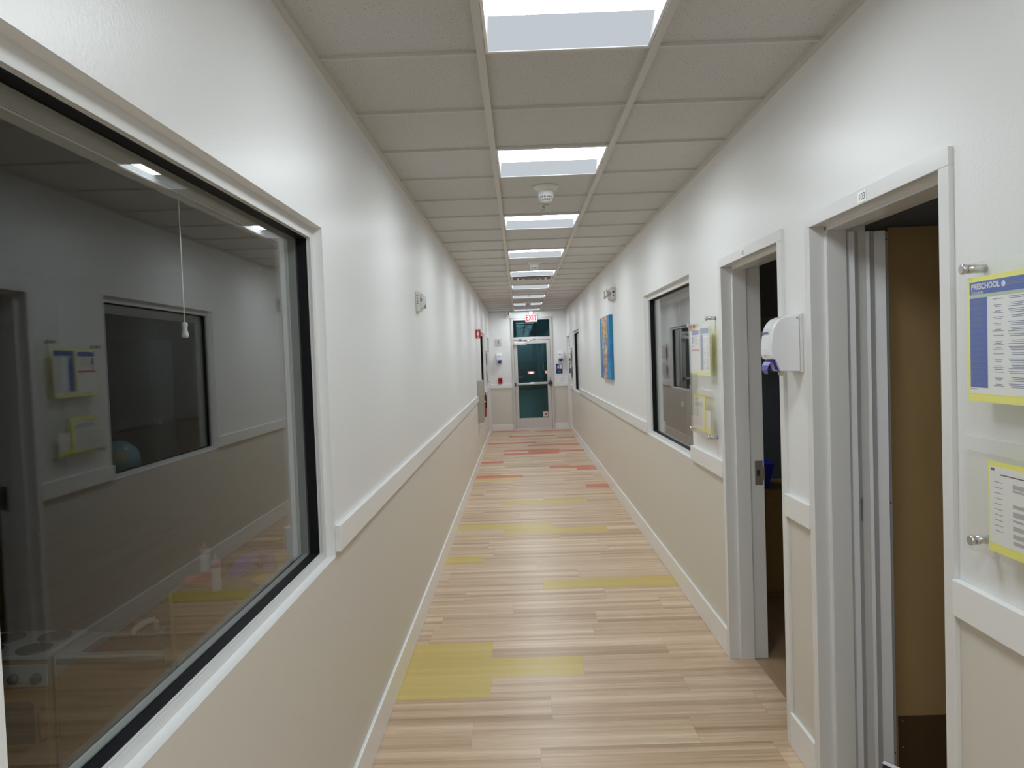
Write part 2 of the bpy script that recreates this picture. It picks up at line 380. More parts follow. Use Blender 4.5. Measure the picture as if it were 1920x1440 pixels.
# ------------------------------------------------------------------ floor
PW = 0.247; PY0 = 3.705
special = {0: [(-.75, -.205, 1)], 1: [(-.75, .292, 1)], 2: [(-.75, -.212, 1)], 7: [(.118, 1.2, 1)], 10: [(-.75, -.368, 1)],
           15: [(-.75, .28, 1)], 14: [(-.204, .80, 1)], 20: [(-.27, .728, 1)], 27: [(-.75, -.016, 1)], 28: [(-.75, -.007, 2)], 24: [(.81, 1.2, 2)],
           31: [(.405, 1.2, 2)], 30: [(.805, 1.2, 2)], 34: [(-.75, -.32, 2)], 40: [(-.335, .672, 2)], 39: [(.106, .65, 2), (.65, 1.2, 2)], 38: [(-.34, .106, 2), (.106, .645, 2)],
           45: [(-.75, .27, 2)], 43: [(.097, 1.2, 2)], 50: [(-.284, .708, 2)], 48: [(.727, 1.2, 2)], 55: [(-.75, .16, 2)], 54: [(.30, 1.2, 2)]}
mb = MB(); uvs = []; tones = []
X0f, X1f = XL - .03, XR + WT
def plank(x0, x1, y0, y1, mi, ux0, ux1):
    if x1 - x0 < 1e-4: return
    mb.quad([(x0, y0, 0), (x1, y0, 0), (x1, y1, 0), (x0, y1, 0)], mi)
    fx = lambda x: (x - ux0) / max(1e-6, ux1 - ux0)
    uvs.append([(fx(x0), 0), (fx(x1), 0), (fx(x1), 1), (fx(x0), 1)]); tones.append((random.random(), random.random(), random.random()))
r0 = int(math.floor((YB - PY0) / PW)); r1 = int(math.ceil((YE - PY0) / PW))
for r in range(r0, r1):
    y0, y1 = PY0 + r * PW, min(PY0 + (r + 1) * PW, YE + .02)
    cuts = []
    sp = special.get(r, [])
    j = random.uniform(-1.7, -.75)
    if sp: j = sp[0][0] - 2.0 if sp[0][0] > -.7 else sp[0][1] - 2.0
    xs = []
    while j < 1.3: xs.append(j); j += 1.0
    xs.append(j)
    pieces = []
    for a, b in zip(xs[:-1], xs[1:]):
        segs = [(a, b, 0)]
        for s0, s1, mi in sp:
            new = []
            for (p, q, t) in segs:
                if t or q <= s0 or p >= s1: new.append((p, q, t)); continue
                if p < s0: new.append((p, s0, 0))
                new.append((max(p, s0), min(q, s1), mi))
                if q > s1: new.append((s1, q, 0))
            segs = new
        pieces += segs
    for p, q, t in pieces:
        a, b = max(p, X0f), min(q, X1f)
        if b > a: plank(a, b, y0, y1, t, p, q)
fl = mb.build('floor', [M_f, M_fy, M_fr]); me = fl.data
uvl = me.uv_layers.new(name='plank'); ca = me.color_attributes.new('tone', 'FLOAT_COLOR', 'CORNER')
uvl = me.uv_layers['plank']; ca = me.color_attributes['tone']
for i, p in enumerate(me.polygons):
    for k, l in enumerate(p.loop_indices):
        uvl.data[l].uv = uvs[i][k]; ca.data[l].color = (*tones[i], 1)
struct(fl, 'wood-look vinyl plank floor with yellow and coral planks', 'floor')

# ------------------------------------------------------------------ ceiling
T = 0.6096; XA = -0.0982; XBb = XA + T; R1 = 2.694
LIGHT_Y = [R1 + k * 3 * T for k in range(-3, 9)]
mb = MB(); zc = CZ + .012
Q = lambda x0, x1, y0, y1: mb.quad([(x0, y0, zc), (x0, y1, zc), (x1, y1, zc), (x1, y0, zc)])
Q(XL, XA, YB, YE); Q(XBb, XR, YB, YE)
ya = YB
for yf in LIGHT_Y:
    if yf - T > ya: Q(XA, XBb, ya, yf - T)
    ya = max(ya, yf)
Q(XA, XBb, ya, YE)
ceil = mb.build('ceiling', M_tile); struct(ceil, 'suspended ceiling of speckled mineral tiles', 'ceiling')
mb = MB()
for x in (XA, XBb): mb.box(x - .0145, x + .0145, YB, YE, CZ - .006, CZ + .012)
n0 = int(math.floor((YB - R1) / T)) + 1
y = R1 + n0 * T
while y < YE - .05:
    for a, b in ((XL + .02, XA - .012), (XA + .012, XBb - .012), (XBb + .012, XR - .02)): mb.box(a, b, y - .008, y + .008, CZ - .001, CZ + .012)
    y += T
mb.box(XL, XL + .022, YB, YE, CZ - .006, CZ + .012); mb.box(XR - .022, XR, YB, YE, CZ - .006, CZ + .012)
mb.box(XL + .022, XR - .022, YE - .022, YE, CZ - .006, CZ + .012)
mb.build('ceiling_grid', M_grid, ceil)

# ------------------------------------------------------------------ trims: rails and baseboards
def rail_piece(mb, side, y0, y1, z0, z1, t=.02):
    xw = XL if side == 'L' else XR; s = 1 if side == 'L' else -1
    mb.box(xw, xw + s * t, y0, y1, z0, z1)
LZ = (1.012, 1.108); RZ = (0.992, 1.086)
n = 0
def trim(name, pieces, label, cat):
    mb = MB()
    for p in pieces: mb.box(*p)
    return struct(mb.build(name, M_trim, bevel=.0025), label, cat)
for (a, b) in ((YB, WIN_L[0]), (WIN_L[1] + .004, 11.99), (12.27, WIN_LF[0]), (WIN_LF[1], D_LF[0])):
    n += 1; trim(f'trim_{n}', [(XL, XL + .02, a, b, *LZ)], 'white chair rail on the left wall', 'rail')
for (a, b) in ((YB, D103[0]), (D103[1], D102[0]), (D102[1], WIN_R[0]), (WIN_R[1], WIN_RF[0]), (WIN_RF[1], D_RF[0])):
    n += 1; trim(f'trim_{n}', [(XR - .02, XR, a, b, *RZ)], 'white chair rail on the right wall', 'rail')
for (a, b) in ((XL, DX0), (DX1, XR)):
    n += 1; trim(f'trim_{n}', [(a, b, YE - .02, YE, 1.0, 1.09)], 'white chair rail on the end wall', 'rail')
BH = .15
def baseb(name, pcs, label):
    mb = MB()
    for x0, x1, y0, y1 in pcs: mb.box(x0, x1, y0, y1, 0, BH)
    struct(mb.build(name, M_trim, bevel=.004), label, 'baseboard')
baseb('baseboard_left', [(XL, XL + .016, YB, D_LF[0]), (XL, XL + .016, D_LF[1], YE)], 'white baseboard along the left wall')
baseb('baseboard_right', [(XR - .016, XR, YB, D103[0]), (XR - .016, XR, D103[1], D102[0]), (XR - .016, XR, D102[1], D_RF[0]), (XR - .016, XR, D_RF[1], YE)], 'white baseboard along the right wall')
baseb('baseboard_end', [(XL + .016, DX0, YE - .016, YE), (DX1, XR - .016, YE - .016, YE)], 'white baseboard beside the exit door')

# ------------------------------------------------------------------ windows
def ring(mb, xa, xb, o, i, mi=0):
    """rectangular ring in the YZ plane; o,i = (y0,y1,z0,z1)"""
    mb.box(xa, xb, o[0], o[1], i[3], o[3], mi); mb.box(xa, xb, o[0], o[1], o[2], i[2], mi)
    mb.box(xa, xb, o[0], i[0], i[2], i[3], mi); mb.box(xa, xb, i[1], o[1], i[2], i[3], mi)
ins = lambda w, e: (w[0] + e, w[1] - e, w[2] + e - .016, w[3] - e)
def window(idx, side, w, label):
    s = -1 if side == 'L' else 1; xw = XL if side == 'L' else XR
    r = sroot(f'window_{idx}', label, 'window', (xw, (w[0] + w[1]) / 2, w[2]))
    mb = MB(); ring(mb, xw + s * .032, xw + s * .037, w, ins(w, .0395)); ring(mb, xw + s * .037, xw + s * .039, w, ins(w, .037)); ring(mb, xw + s * .039, xw + s * .046, w, ins(w, .0405))
    ring(mb, xw + s * .046, xw + s * .076, w, ins(w, .040)); ring(mb, xw + s * .086, xw + s * .104, w, ins(w, .041))
    k = ins(w, .041); mb.box(xw + s * .104, xw + s * .140, w[0], w[1], k[3], w[3]); mb.box(xw + s * .104, xw + s * .140, w[0], k[0], w[2], k[3]); mb.box(xw + s * .104, xw + s * .140, k[1], w[1], w[2], k[3])
    mb.build('window_frame', M_frame, r)
    mb = MB(); ring(mb, xw + s * .0465, xw + s * .079, ins(w, .0401), ins(w, .0435)); mb.build('gasket', M_black, r)
    # the near left pane sits a few millimetres out of parallel in its stops
    mb = MB(); g = ins(w, .0405); da, db = (.069, .079) if idx == 1 else (.070, .070)
    a, b, c, d = (xw + s * da, g[0]), (xw + s * db, g[1]), (xw + s * (db + .006), g[1]), (xw + s * (da + .006), g[0])
    if s > 0: a, b, c, d = a, d, c, b
    mb.hexa([(*a, g[2]), (*b, g[2]), (*c, g[2]), (*d, g[2]), (*a, g[3]), (*b, g[3]), (*c, g[3]), (*d, g[3])]); mb.build('pane', M_glass, r)
    return r
window(1, 'L', WIN_L, 'large playroom window at the near left')
window(2, 'R', WIN_R, 'middle window on the right wall beside the notice board')
window(3, 'L', WIN_LF, 'far window on the left wall')
window(4, 'R', WIN_RF, 'far window on the right wall')

def blind(side, w, cord_y, zb, cord_to, label):
    s = -1 if side == 'L' else 1; xw = (XL if side == 'L' else XR) + s * .142
    t = thing('window_blind', label, 'blind', (xw, w[0], zb))
    mb = MB(); mb.box(xw, xw + s * .045, w[0] + .01, w[1] - .01, zb + .03, zb + .085); mb.build('headrail', M_white, t, bevel=.002)
    mb = MB()
    for k in range(5): mb.box(xw + s * .004, xw + s * .04, w[0] + .02, w[1] - .02, zb + .0062 * k, zb + .0062 * k + .0045)
    mb.build('slat_stack', M_white, t)
    x = xw + s * .022
    mb = MB(); mb.tube([(x, cord_y, zb - .0005), (x, cord_y, cord_to)], .0016, 6); mb.build('cord', M_white, t)
    mb = MB(); mb.lathe([(.003, .002), (.0075, 0), (.0078, -.006), (.0058, -.014), (.007, -.022), (.0095, -.030), (.0095, -.035), (.006, -.038)], (x, cord_y, cord_to), seg=14)
    mb.build('tassel', M_white, t)
    return t
blind('L', WIN_L, 1.925, 2.132, 1.812, 'white raised blind with hanging pull cord behind the near left window')
blind('R', WIN_R, 5.95, 2.098, 1.30, 'white raised blind behind the middle right window')

# ------------------------------------------------------------------ side doors
def door_frame(idx, side, d, label, deep=.0):
    s = -1 if side == 'L' else 1; xw = XL if side == 'L' else XR
    r = sroot(f'door_{idx}', label, 'door', (xw, (d[0] + d[1]) / 2, 0))
    mb = MB(); P = .013; F = .048
    xa = xw - s * P
    prof = [(-P, 0), (-P, F), (.045, F), (.045, F + .016), (.120, F + .016), (.120, F), (.198, F), (.198, 0)]
    # jambs: profile in (X, Y), extruded in Z ; head: profile in (X,Z), extruded in Y
    zt = d[2]
    mb.prism([(a * s, b) for a, b in prof], (xw, d[0], 0), (1, 0, 0), (0, 1, 0), (0, 0, zt - F))
    mb.prism([(a * s, -b) for a, b in prof], (xw, d[1], 0), (1, 0, 0), (0, 1, 0), (0, 0, zt - F))
    mb.prism([(a * s, -b) for a, b in prof], (xw, d[0], zt), (1, 0, 0), (0, 0, 1), (0, d[1] - d[0], 0))
    o = mb.build('door_frame', M_frame2, r, bevel=.0018)
    return r
M_frame2 = mat('door_frame_enamel', (.76, .76, .75, 1), .24, spec=.5, bump=.12, bscale=30)
d1 = door_frame(1, 'R', D103, 'doorway numbered 103 at the right')
d2 = door_frame(2, 'R', D102, 'doorway numbered 102 with a dark room beyond')
d3 = door_frame(3, 'L', D_LF, 'far doorway on the left wall')
d4 = door_frame(4, 'R', D_RF, 'far doorway on the right wall')
# far doors closed leaves
M_leaf = mat('white_door_leaf', (.7, .7, .68, 1), .4)
for r, d, s, xw in ((d3, D_LF, -1, XL), (d4, D_RF, 1, XR)):
    mb = MB(); mb.box(xw + s * .13, xw + s * .17, d[0] + .052, d[1] - .052, .01, d[2] - .052); lf = mb.build('door_leaf', M_leaf, r, bevel=.002)
    mb = MB(); yk = d[0] + .12; mb.lathe([(.026, 0), (.026, .008), (.01, .01), (.01, .05), (.024, .06), (.024, .08), (.01, .085)] if s < 0 else [(.026, 0), (.026, -.008), (.01, -.01), (.01, -.05), (.024, -.06), (.024, -.08), (.01, -.085)], (xw + s * .13, yk, 1.0), 'X', 16)
    mb.build('door_knob', M_chrome, r)
# number stickers
for r, d, y, txt in ((d1, D103, 2.408, '103'), (d2, D102, 3.682, '102')):
    mb = MB(); x = XR - .0135; mb.box(x, x - .0006, y - .030, y + .030, 2.147, 2.181); mb.build('number_sticker', M_paper, r)
    text_mesh(txt, .031, (x - .0008, y, 2.1635), (0, -1, 0), (0, 0, 1), .0002).build('number', M_ink, r)
# strike plate of 102
mb = MB(); yj = D102[1] - .048
mb.box(XR + .148, XR + .190, yj - .0015, yj, .955, 1.088); mb.box(XR + .186, XR + .199, yj - .006, yj - .0002, .985, 1.055)
sp = mb.build('strike_plate', mat('dull_brass_steel', (.42, .38, .33, 1), .35, metal=.9), d2)
mb = MB(); mb.box(XR + .158, XR + .174, yj - .0022, yj - .0014, 1.005, 1.037); mb.build('latch_hole', M_dark, d2)
# 103 door leaf, swung back into the room, with kick plate and finger guard
mb = MB(); mb.box(1.405, 2.285, 2.872, 2.916, .012, 2.135); leaf = mb.build('door_leaf', M_birch, d1, bevel=.001)
mb = MB(); mb.box(1.412, 2.275, 2.8695, 2.8718, .03, .262); kp = mb.build('kick_plate', mat('bronze_kick_plate', srgb(88, 68, 42), .5, var=.1, vscale=60), leaf)
for z in (.243, .14, .045): MB().lathe([(.0035, 0), (.003, -.0012)], (1.428, 2.8695, z), 'Y', 10).build('kick_plate_screw', M_chrome, leaf)
pl = [(1.238, 2.846), (1.243, 2.838), (1.261, 2.833), (1.296, 2.858), (1.321, 2.842), (1.345, 2.855), (1.377, 2.836), (1.380, 2.864), (1.389, 2.866), (1.402, 2.866)]
mb = MB(); th = .0022
poly = pl + [(a + .0006, b + th) for a, b in reversed(pl)]
mb.prism(poly, (0, 0, .02), (1, 0, 0), (0, 1, 0), (0, 0, 2.10))
fg = mb.build('finger_guard', mat('white_vinyl_guard', (.72, .73, .75, 1), .3), d1)
for z in (2.09, 1.09, .12): MB().lathe([(.0032, 0), (.0028, -.0015)], (1.3955, 2.8655, z), 'Y', 10).build('guard_screw', M_ink, fg)
mb = MB(); tt = Vector((.035, .025, 0)).normalized()
for i in range(26):
    z = 1.03 + i * .0034; a = random.uniform(.002, .012); b = random.uniform(.015, .026)
    p = Vector((1.2635, 2.8348, z)); nn = Vector((.0004, -.0007, 0))
    mb.quad([p + tt * a + nn, p + tt * b + nn, p + tt * b + nn + Vector((0, 0, .0018)), p + tt * a + nn + Vector((0, 0, .0018))])
mb.build('printed_label', M_ink, d1)

# ------------------------------------------------------------------ exit door
XD = (-.120, .722)
ed = sroot('door_5', 'glass exit door at the corridor end', 'door', (.3, YE, 0))
mb = MB(); y0, y1 = YE - .03, YE + .09
mb.box(DX0, XD[0], y0, y1, 0, DZ1); mb.box(XD[1], DX1, y0, y1, 0, DZ1)
mb.box(XD[0], XD[1], y0, y1, 2.560, DZ1); mb.box(XD[0], XD[1], y0, y1, 2.095, 2.165)
mb.box(DX0 - .01, DX1 + .01, y0 - .01, y0, DZ1 - .01, DZ1 + .012)
mb.build('door_frame', M_alu, ed, bevel=.003)
mb = MB(); mb.box(XD[0], XD[1], YE + .02, YE + .03, 2.165, 2.560); mb.build('transom_pane', M_teal, ed)
mb = MB(); ya, yb = YE - .022, YE + .022; G = (-.040, .636, .285, 2.015)
mb.box(XD[0] + .004, G[0], ya, yb, .022, 2.088); mb.box(G[1], XD[1] - .004, ya, yb, .022, 2.088)
mb.box(G[0], G[1], ya, yb, .022, G[2]); mb.box(G[0], G[1], ya, yb, G[3], 2.088)
mb.build('door_leaf', M_alu, ed, bevel=.002)
mb = MB(); mb.box(G[0], G[1], YE - .004, YE + .004, G[2], G[3]); mb.build('door_pane', M_teal, ed)
mb = MB(); mb.box(DX0, DX1, YE - .06, YE + .1, 0, .014); mb.build('threshold', M_bar, ed, bevel=.004)
mb = MB(); mb.box(XD[0] + .004, XD[1] - .004, YE - .03, YE - .023, .022, .045); mb.build('door_sweep', M_bar, ed)
mb = MB(); mb.tube([(-.095, YE - .10, 1.078), (.655, YE - .10, 1.092)], .029, 18); pb = mb.build('push_bar', M_bar, ed)
mb = MB(); mb.box(-.125, -.094, YE - .125, YE - .022, 1.045, 1.112); mb.build('bar_end_cap', M_dark, pb, bevel=.006)
mb = MB(); mb.box(.655, .745, YE - .125, YE - .022, 1.060, 1.122); mb.box(.690, .722, YE - .06, YE - .022, 1.015, 1.165); mb.build('bar_latch_housing', M_dark, pb, bevel=.006)
mb = MB(); mb.lathe([(.011, 0), (.011, -.006)], (.70, YE - .022, 1.205), 'Y', 12); mb.lathe([(.009, 0), (.009, -.006)], (.70, YE - .022, .965), 'Y', 12); mb.lathe([(.008, 0), (.008, -.005)], (.27, YE - .022, .262), 'Y', 12); mb.build('door_screw', M_ink, ed)
cl = thing('door_closer', 'grey door closer with folding arm above the exit door glass', 'door closer', (0, YE - .05, 2.0))
mb = MB(); mb.box(-.118, .185, YE - .085, YE - .024, 1.985, 2.045); mb.build('closer_body', M_alu, cl, bevel=.008)
mb = MB(); mb.tube([(.10, YE - .06, 2.045), (.10, YE - .06, 2.085)], .014, 12); mb.tube([(.10, YE - .06, 2.075), (.20, YE - .13, 2.078), (.38, YE - .075, 2.108)], .009, 8); mb.tube([(.10, YE - .06, 2.07), (.03, YE - .10, 2.13)], .009, 8); mb.box(.01, .07, YE - .11, YE - .032, 2.12, 2.135); mb.build('closer_arm', M_chrome, cl)
st = tag(MB().box(.505, .625, YE - .0065, YE - .0045, .305, .432).build('window_sticker', [mat('pink_white_sticker', srgb(225, 205, 200), .5)], loc=(.56, YE - .0055, .37)), 'small square sticker with red edge low on the exit door glass', 'sticker')
mb = MB(); mb.box(.505, .625, YE - .0072, YE - .0066, .418, .432); mb.box(.505, .512, YE - .0072, YE - .0066, .305, .418); mb.build('sticker_edge', mat('coral_print', srgb(215, 90, 85), .5), st)
mb = MB(); mb.prism([(.55, .35), (.585, .33), (.605, .345), (.60, .375), (.575, .385), (.552, .37)], (0, YE - .0072, 0), (1, 0, 0), (0, 0, 1), (0, .0005, 0)); mb.build('sticker_print', M_ink, st)

# ------------------------------------------------------------------ troffers
def troffer(yf, label):
    y0 = yf - T; c = (XA + T / 2, y0 + T / 2, CZ)
    t = thing('ceiling_light', label, 'light', c, 'recessed ceiling lights')
    a, b, e, f = XA + .016, XBb - .016, y0 + .010, yf - .010
    mb = MB(); zf = CZ - .003
    for x0, x1, ya, yb in ((a, b, e, e + .012), (a, b, f - .010, f), (a, a + .010, e + .012, f - .010), (b - .010, b, e + .012, f - .010)): mb.box(x0, x1, ya, yb, zf, CZ + .011)
    mb.build('trim_ring', M_white, t)
    A, B, E_, F_ = a + .010, b - .010, e + .012, f - .010; zt = CZ + .034; D = F_ - .195
    mb = MB(); mb.quad([(A + .008, E_ + .006, zt), (A + .008, D, zt), (B - .008, D, zt), (B - .008, E_ + .006, zt)]); mb.build('lens', M_lens, t)
    mb = MB(); mb.quad([(A, F_, CZ), (B, F_, CZ), (B - .008, D, zt), (A + .008, D, zt)]); mb.build('reflector_panel', M_reflglow, t)  # far reflector, its brightness from the lens put in as emission
    mb = MB(); z0 = CZ - .001
    mb.quad([(A, E_, z0), (A, F_, z0), (A + .008, D, zt), (A + .008, E_ + .006, zt)]); mb.quad([(B, E_, z0), (B - .008, E_ + .006, zt), (B - .008, D, zt), (B, F_, z0)]); mb.quad([(A, E_, z0), (A + .008, E_ + .006, zt), (B - .008, E_ + .006, zt), (B, E_, z0)])
    mb.box(a, b, e, f, zt + .003, zt + .02); mb.build('housing', M_white, t)
    return t
names = ['first', 'second', 'third', 'fourth', 'fifth', 'sixth', 'seventh', 'eighth', 'ninth']
proto = None
for k in range(-3, 9):
    yf = R1 + k * 3 * T
    lab = ('square recessed ceiling light, %s in the row, cut by the top edge' % names[0] if k == 0 else 'square recessed ceiling light, %s in the row counted from the camera' % names[k]) if k >= 0 else 'square recessed ceiling light behind the camera'
    if k == 8: lab = 'square recessed ceiling light closest to the exit sign'
    if proto is None: proto = troffer(yf, lab); py = yf; continue
    c = copy_tree(proto); c.location = (proto.location[0], proto.location[1] + yf - py, CZ); c['label'] = lab

# ------------------------------------------------------------------ ceiling devices
def smoke(y, label, scale=1.0):
    x = .205; t = thing('smoke_detector', label, 'smoke detector', (x, y, CZ + .012), 'ceiling smoke detectors')
    z = CZ + .012
    mb = MB(); mb.lathe([(.083, 0), (.081, -.010), (.058, -.032), (.050, -.034)], (x, y, z)); mb.build('mounting_base', M_offw, t)
    mb = MB(); mb.lathe([(.050, -.030), (.052, -.050), (.050, -.066), (.046, -.070)], (x, y, z)); mb.lathe([(.034, -.096), (.030, -.101), (.010, -.103)], (x, y, z), seg=20)
    for k in range(16):
        a = 2 * PI * k / 16; mb.tube([(x + .047 * math.cos(a), y + .047 * math.sin(a), z - .068), (x + .034 * math.cos(a), y + .034 * math.sin(a), z - .098)], .0028, 5)
    mb.lathe([(.0435, -.080), (.0425, -.084)], (x, y, z), seg=20)
    mb.build('sensor_head', M_white, t)
    mb = MB(); mb.lathe([(.038, -.066), (.026, -.097)], (x, y, z), seg=16); mb.build('sensor_core', M_grille, t)
    return t
smoke(4.84, 'white smoke detector with slotted head, nearest on the ceiling')
s2 = copy_tree(bpy.data.objects['smoke_detector']); s2.location.y = 8.60; s2['label'] = 'flat-looking white smoke detector ahead of the fourth ceiling light'
s3 = copy_tree(bpy.data.objects['smoke_detector']); s3.location.y = 14.63; s3['label'] = 'distant white smoke detector between the seventh and eighth ceiling lights'
def sprinkler(y, label):
    x = .21; t = thing('sprinkler_head', label, 'sprinkler', (x, y, CZ + .012), 'ceiling sprinkler heads'); z = CZ + .012
    mb = MB(); mb.lathe([(.038, 0), (.036, -.006), (.016, -.010)], (x, y, z)); mb.build('escutcheon', M_chrome, t)
    mb = MB(); mb.lathe([(.009, -.008), (.009, -.028), (.006, -.03)], (x, y, z), seg=12)
    for sgn in (-1, 1): mb.tube([(x + sgn * .008, y, z - .026), (x + sgn * .013, y, z - .036), (x + sgn * .003, y, z - .050)], .0022, 6)
    mb.build('frame_arms', M_chrome, t)
    mb = MB(); mb.lathe([(.004, -.050), (.016, -.052), (.016, -.054)], (x, y, z), seg=16); mb.build('deflector', M_chrome, t)
    return t
sp0 = sprinkler(5.45, 'chrome sprinkler head just past the nearest smoke detector')
for y, lab in ((9.21, 'chrome sprinkler head before the fifth ceiling light'), (13.02, 'chrome sprinkler head before the seventh ceiling light'), (16.69, 'chrome sprinkler head before the ninth light near the exit sign')):
    c = copy_tree(sp0); c.location.y = y; c['label'] = lab
# air vent
vy = 10.01 + T / 2 + .0; vx = XA + T / 2
vt = thing('air_diffuser', 'square white ceiling air vent with nested rings after the fifth light', 'vent', (vx, vy, CZ))
vy = R1 + 12 * T + T / 2; vt.location.y = vy; vt['_o'] = (vx, vy, CZ)
mb = MB()
for h, w, z in ((.285, .03, .0), (.20, .022, -.010), (.13, .02, -.016), (.06, .02, -.018)):
    for k in range(4):
        a = k * PI / 2; ca_, sa_ = math.cos(a), math.sin(a)
        R = lambda p: (vx + p[0] * ca_ - p[1] * sa_, vy + p[0] * sa_ + p[1] * ca_, p[2])
        zo, zi = CZ + z - .004, CZ + z + .010
        mb.quad([R((-h, -h, zo)), R((-h + w, -h + w, zi)), R((h - w, -h + w, zi)), R((h, -h, zo))]); mb.quad([R((-h, -h, zo)), R((h, -h, zo)), R((h, -h, zo + .003)), R((-h, -h, zo + .003))])
mb.build('louvre_rings', M_offw, vt)
mb = MB(); mb.box(vx - .26, vx + .26, vy - .26, vy + .26, CZ + .008, CZ + .0115); mb.build('dark_throat', mat('vent_throat', (.16, .155, .15, 1), .7), vt)

# exit sign
ex = thing('exit_sign', 'white box exit sign with red letters hanging before the end wall', 'exit sign', (.306, 17.43, 2.6))
mb = MB(); mb.box(.164, .449, 17.408, 17.452, 2.506, 2.696); hs = mb.build('housing', mat('lit_sign_housing', (.55, .5, .5, 1), .5, emit=(1, .8, .82, 1), estr=.15), ex, bevel=.022, segs=4)
mb = MB(); mb.box(.26, .345, 17.41, 17.45, 2.690, 2.762); mb.build('ceiling_mount', M_white, ex)
text_mesh('EXIT', .185, (.3065, 17.406, 2.601), (1, 0, 0), (0, 0, 1), .001, font_scale_x=.66, bold=.0015).build('lettering', nosample(emis('lit_red_letters', srgb(235, 50, 80), 1.1)), ex)
# security camera
sc = thing('security_camera', 'small white two-lens camera under the ceiling left of the exit sign', 'camera', (-.208, YE, 2.71))
mb = MB(); mb.box(-.20, -.14, YE - .05, YE, 2.70, 2.76); mb.tube([(-.17, YE - .04, 2.73), (-.19, YE - .09, 2.715)], .018, 12); mb.build('mount', M_white, sc, bevel=.006)
mb = MB(); mb.box(-.245, -.165, YE - .155, YE - .07, 2.66, 2.748); mb.build('body', M_white, sc, bevel=.014)
mb = MB(); mb.lathe([(.016, 0), (.014, -.006)], (-.212, YE - .154, 2.722), 'Y', 14); mb.lathe([(.017, 0), (.015, -.006)], (-.212, YE - .154, 2.686), 'Y', 14); mb.build('lens', M_dark, sc)

# ------------------------------------------------------------------ soap dispensers
def dispenser(label):
    """modelled at the wall between the two near doors, front faces -X"""
    xw, y0, y1 = XR, 2.962, 3.088
    t = thing('soap_dispenser', label, 'dispenser', (xw, (y0 + y1) / 2, 1.6), 'wall soap dispensers')
    prof = [(xw - .012, 1.823), (1.046, 1.819), (1.025, 1.810), (1.011, 1.796), (1.0, 1.778), (.993, 1.753), (.988, 1.720), (.986, 1.693), (.987, 1.670), (.992, 1.654), (1.005, 1.650), (1.014, 1.629), (1.024, 1.604), (xw - .012, 1.601)]
    mb = MB(); mb.prism([(a, b) for a, b in prof], (0, y0, 0), (1, 0, 0), (0, 0, 1), (0, y1 - y0, 0)); mb.build('body', M_white, t, bevel=.004)
    mb = MB(); mb.box(xw - .012, xw - .0005, y0 - .004, y1 + .004, 1.596, 1.828); mb.build('back_plate', M_offw, t, bevel=.002)
    cov = prof[2:10]; cs = MB(); w = .0035
    pts = [(a - w, b) for a, b in cov] + [(a, b) for a, b in reversed(cov)]
    cs.prism(pts, (0, y0 + .022, 0), (1, 0, 0), (0, 0, 1), (0, y1 - y0 - .044, 0), sm=False); cs.build('front_cover', mat('glossy_white_cover', (.78, .80, .80, 1), .1), t)
    mb = MB(); mb.lathe([(.013, 0), (.012, -.002)], (.9895 - w, (y0 + y1) / 2 - .0, 1.676), 'X', 16); mb.build('sight_window', M_grille, t)
    mb = MB(); yc = (y0 + y1) / 2
    mb.lathe([(.0085, 0), (.0085, -.0012)], (.9905 - w, yc + .036, 1.757), 'X', 16)
    mb.build('logo_dot', M_ink, t)
    mb = MB(); 
    for q in range(7): mb.box(.9905 - w - .0008, .9905 - w, yc + .022 - q * .008, yc + .0165 - q * .008, 1.752, 1.760)
    mb.build('logo_strip', M_bluetext, t)
    # blue push lever: curved tongue
    cv = [(1.030, 1.648), (1.005, 1.650), (.992, 1.642), (.983, 1.628), (.980, 1.612), (.985, 1.597)]
    wd = [.045, .045, .043, .040, .034, .020]
    mb = MB()
    for i in range(len(cv) - 1):
        (a, b), (c, d) = cv[i], cv[i + 1]; u, v = wd[i], wd[i + 1]
        mb.hexa([(a, yc - u, b - .004), (a, yc + u, b - .004), (c + .002, yc + v, d - .004), (c + .002, yc - v, d - .004), (a, yc - u, b), (a, yc + u, b), (c, yc + v, d), (c, yc - v, d)])
    for sgn in (-1, 1): mb.prism([(1.000, 1.648), (1.008, 1.612), (1.024, 1.603), (1.040, 1.603), (1.040, 1.648)], (0, yc + sgn * .040 - .002, 0), (1, 0, 0), (0, 0, 1), (0, .004, 0))
    mb.build('push_lever', M_bluel, t)
    mb = MB(); mb.lathe([(.004, 0), (.004, -.002)], (xw - .022, y0, 1.812), 'Y', 10); mb.build('side_screw', M_grille, t)
    mb = MB(); mb.lathe([(.012, 0), (.010, -.014), (.006, -.02)], (1.045, yc, 1.604), 'Z', 14); mb.build('nozzle', M_offw, t)
    return t
ds = dispenser('large white soap dispenser with blue lever between doorways 102 and 103')
for x, lab in ((-.461, 'white soap dispenser with blue base left of the exit door'), (.957, 'white soap dispenser with blue base right of the exit door')):
    c = copy_tree(ds); c.location = (x, YE, 1.585); c.rotation_euler = (0, 0, PI / 2); c['label'] = lab

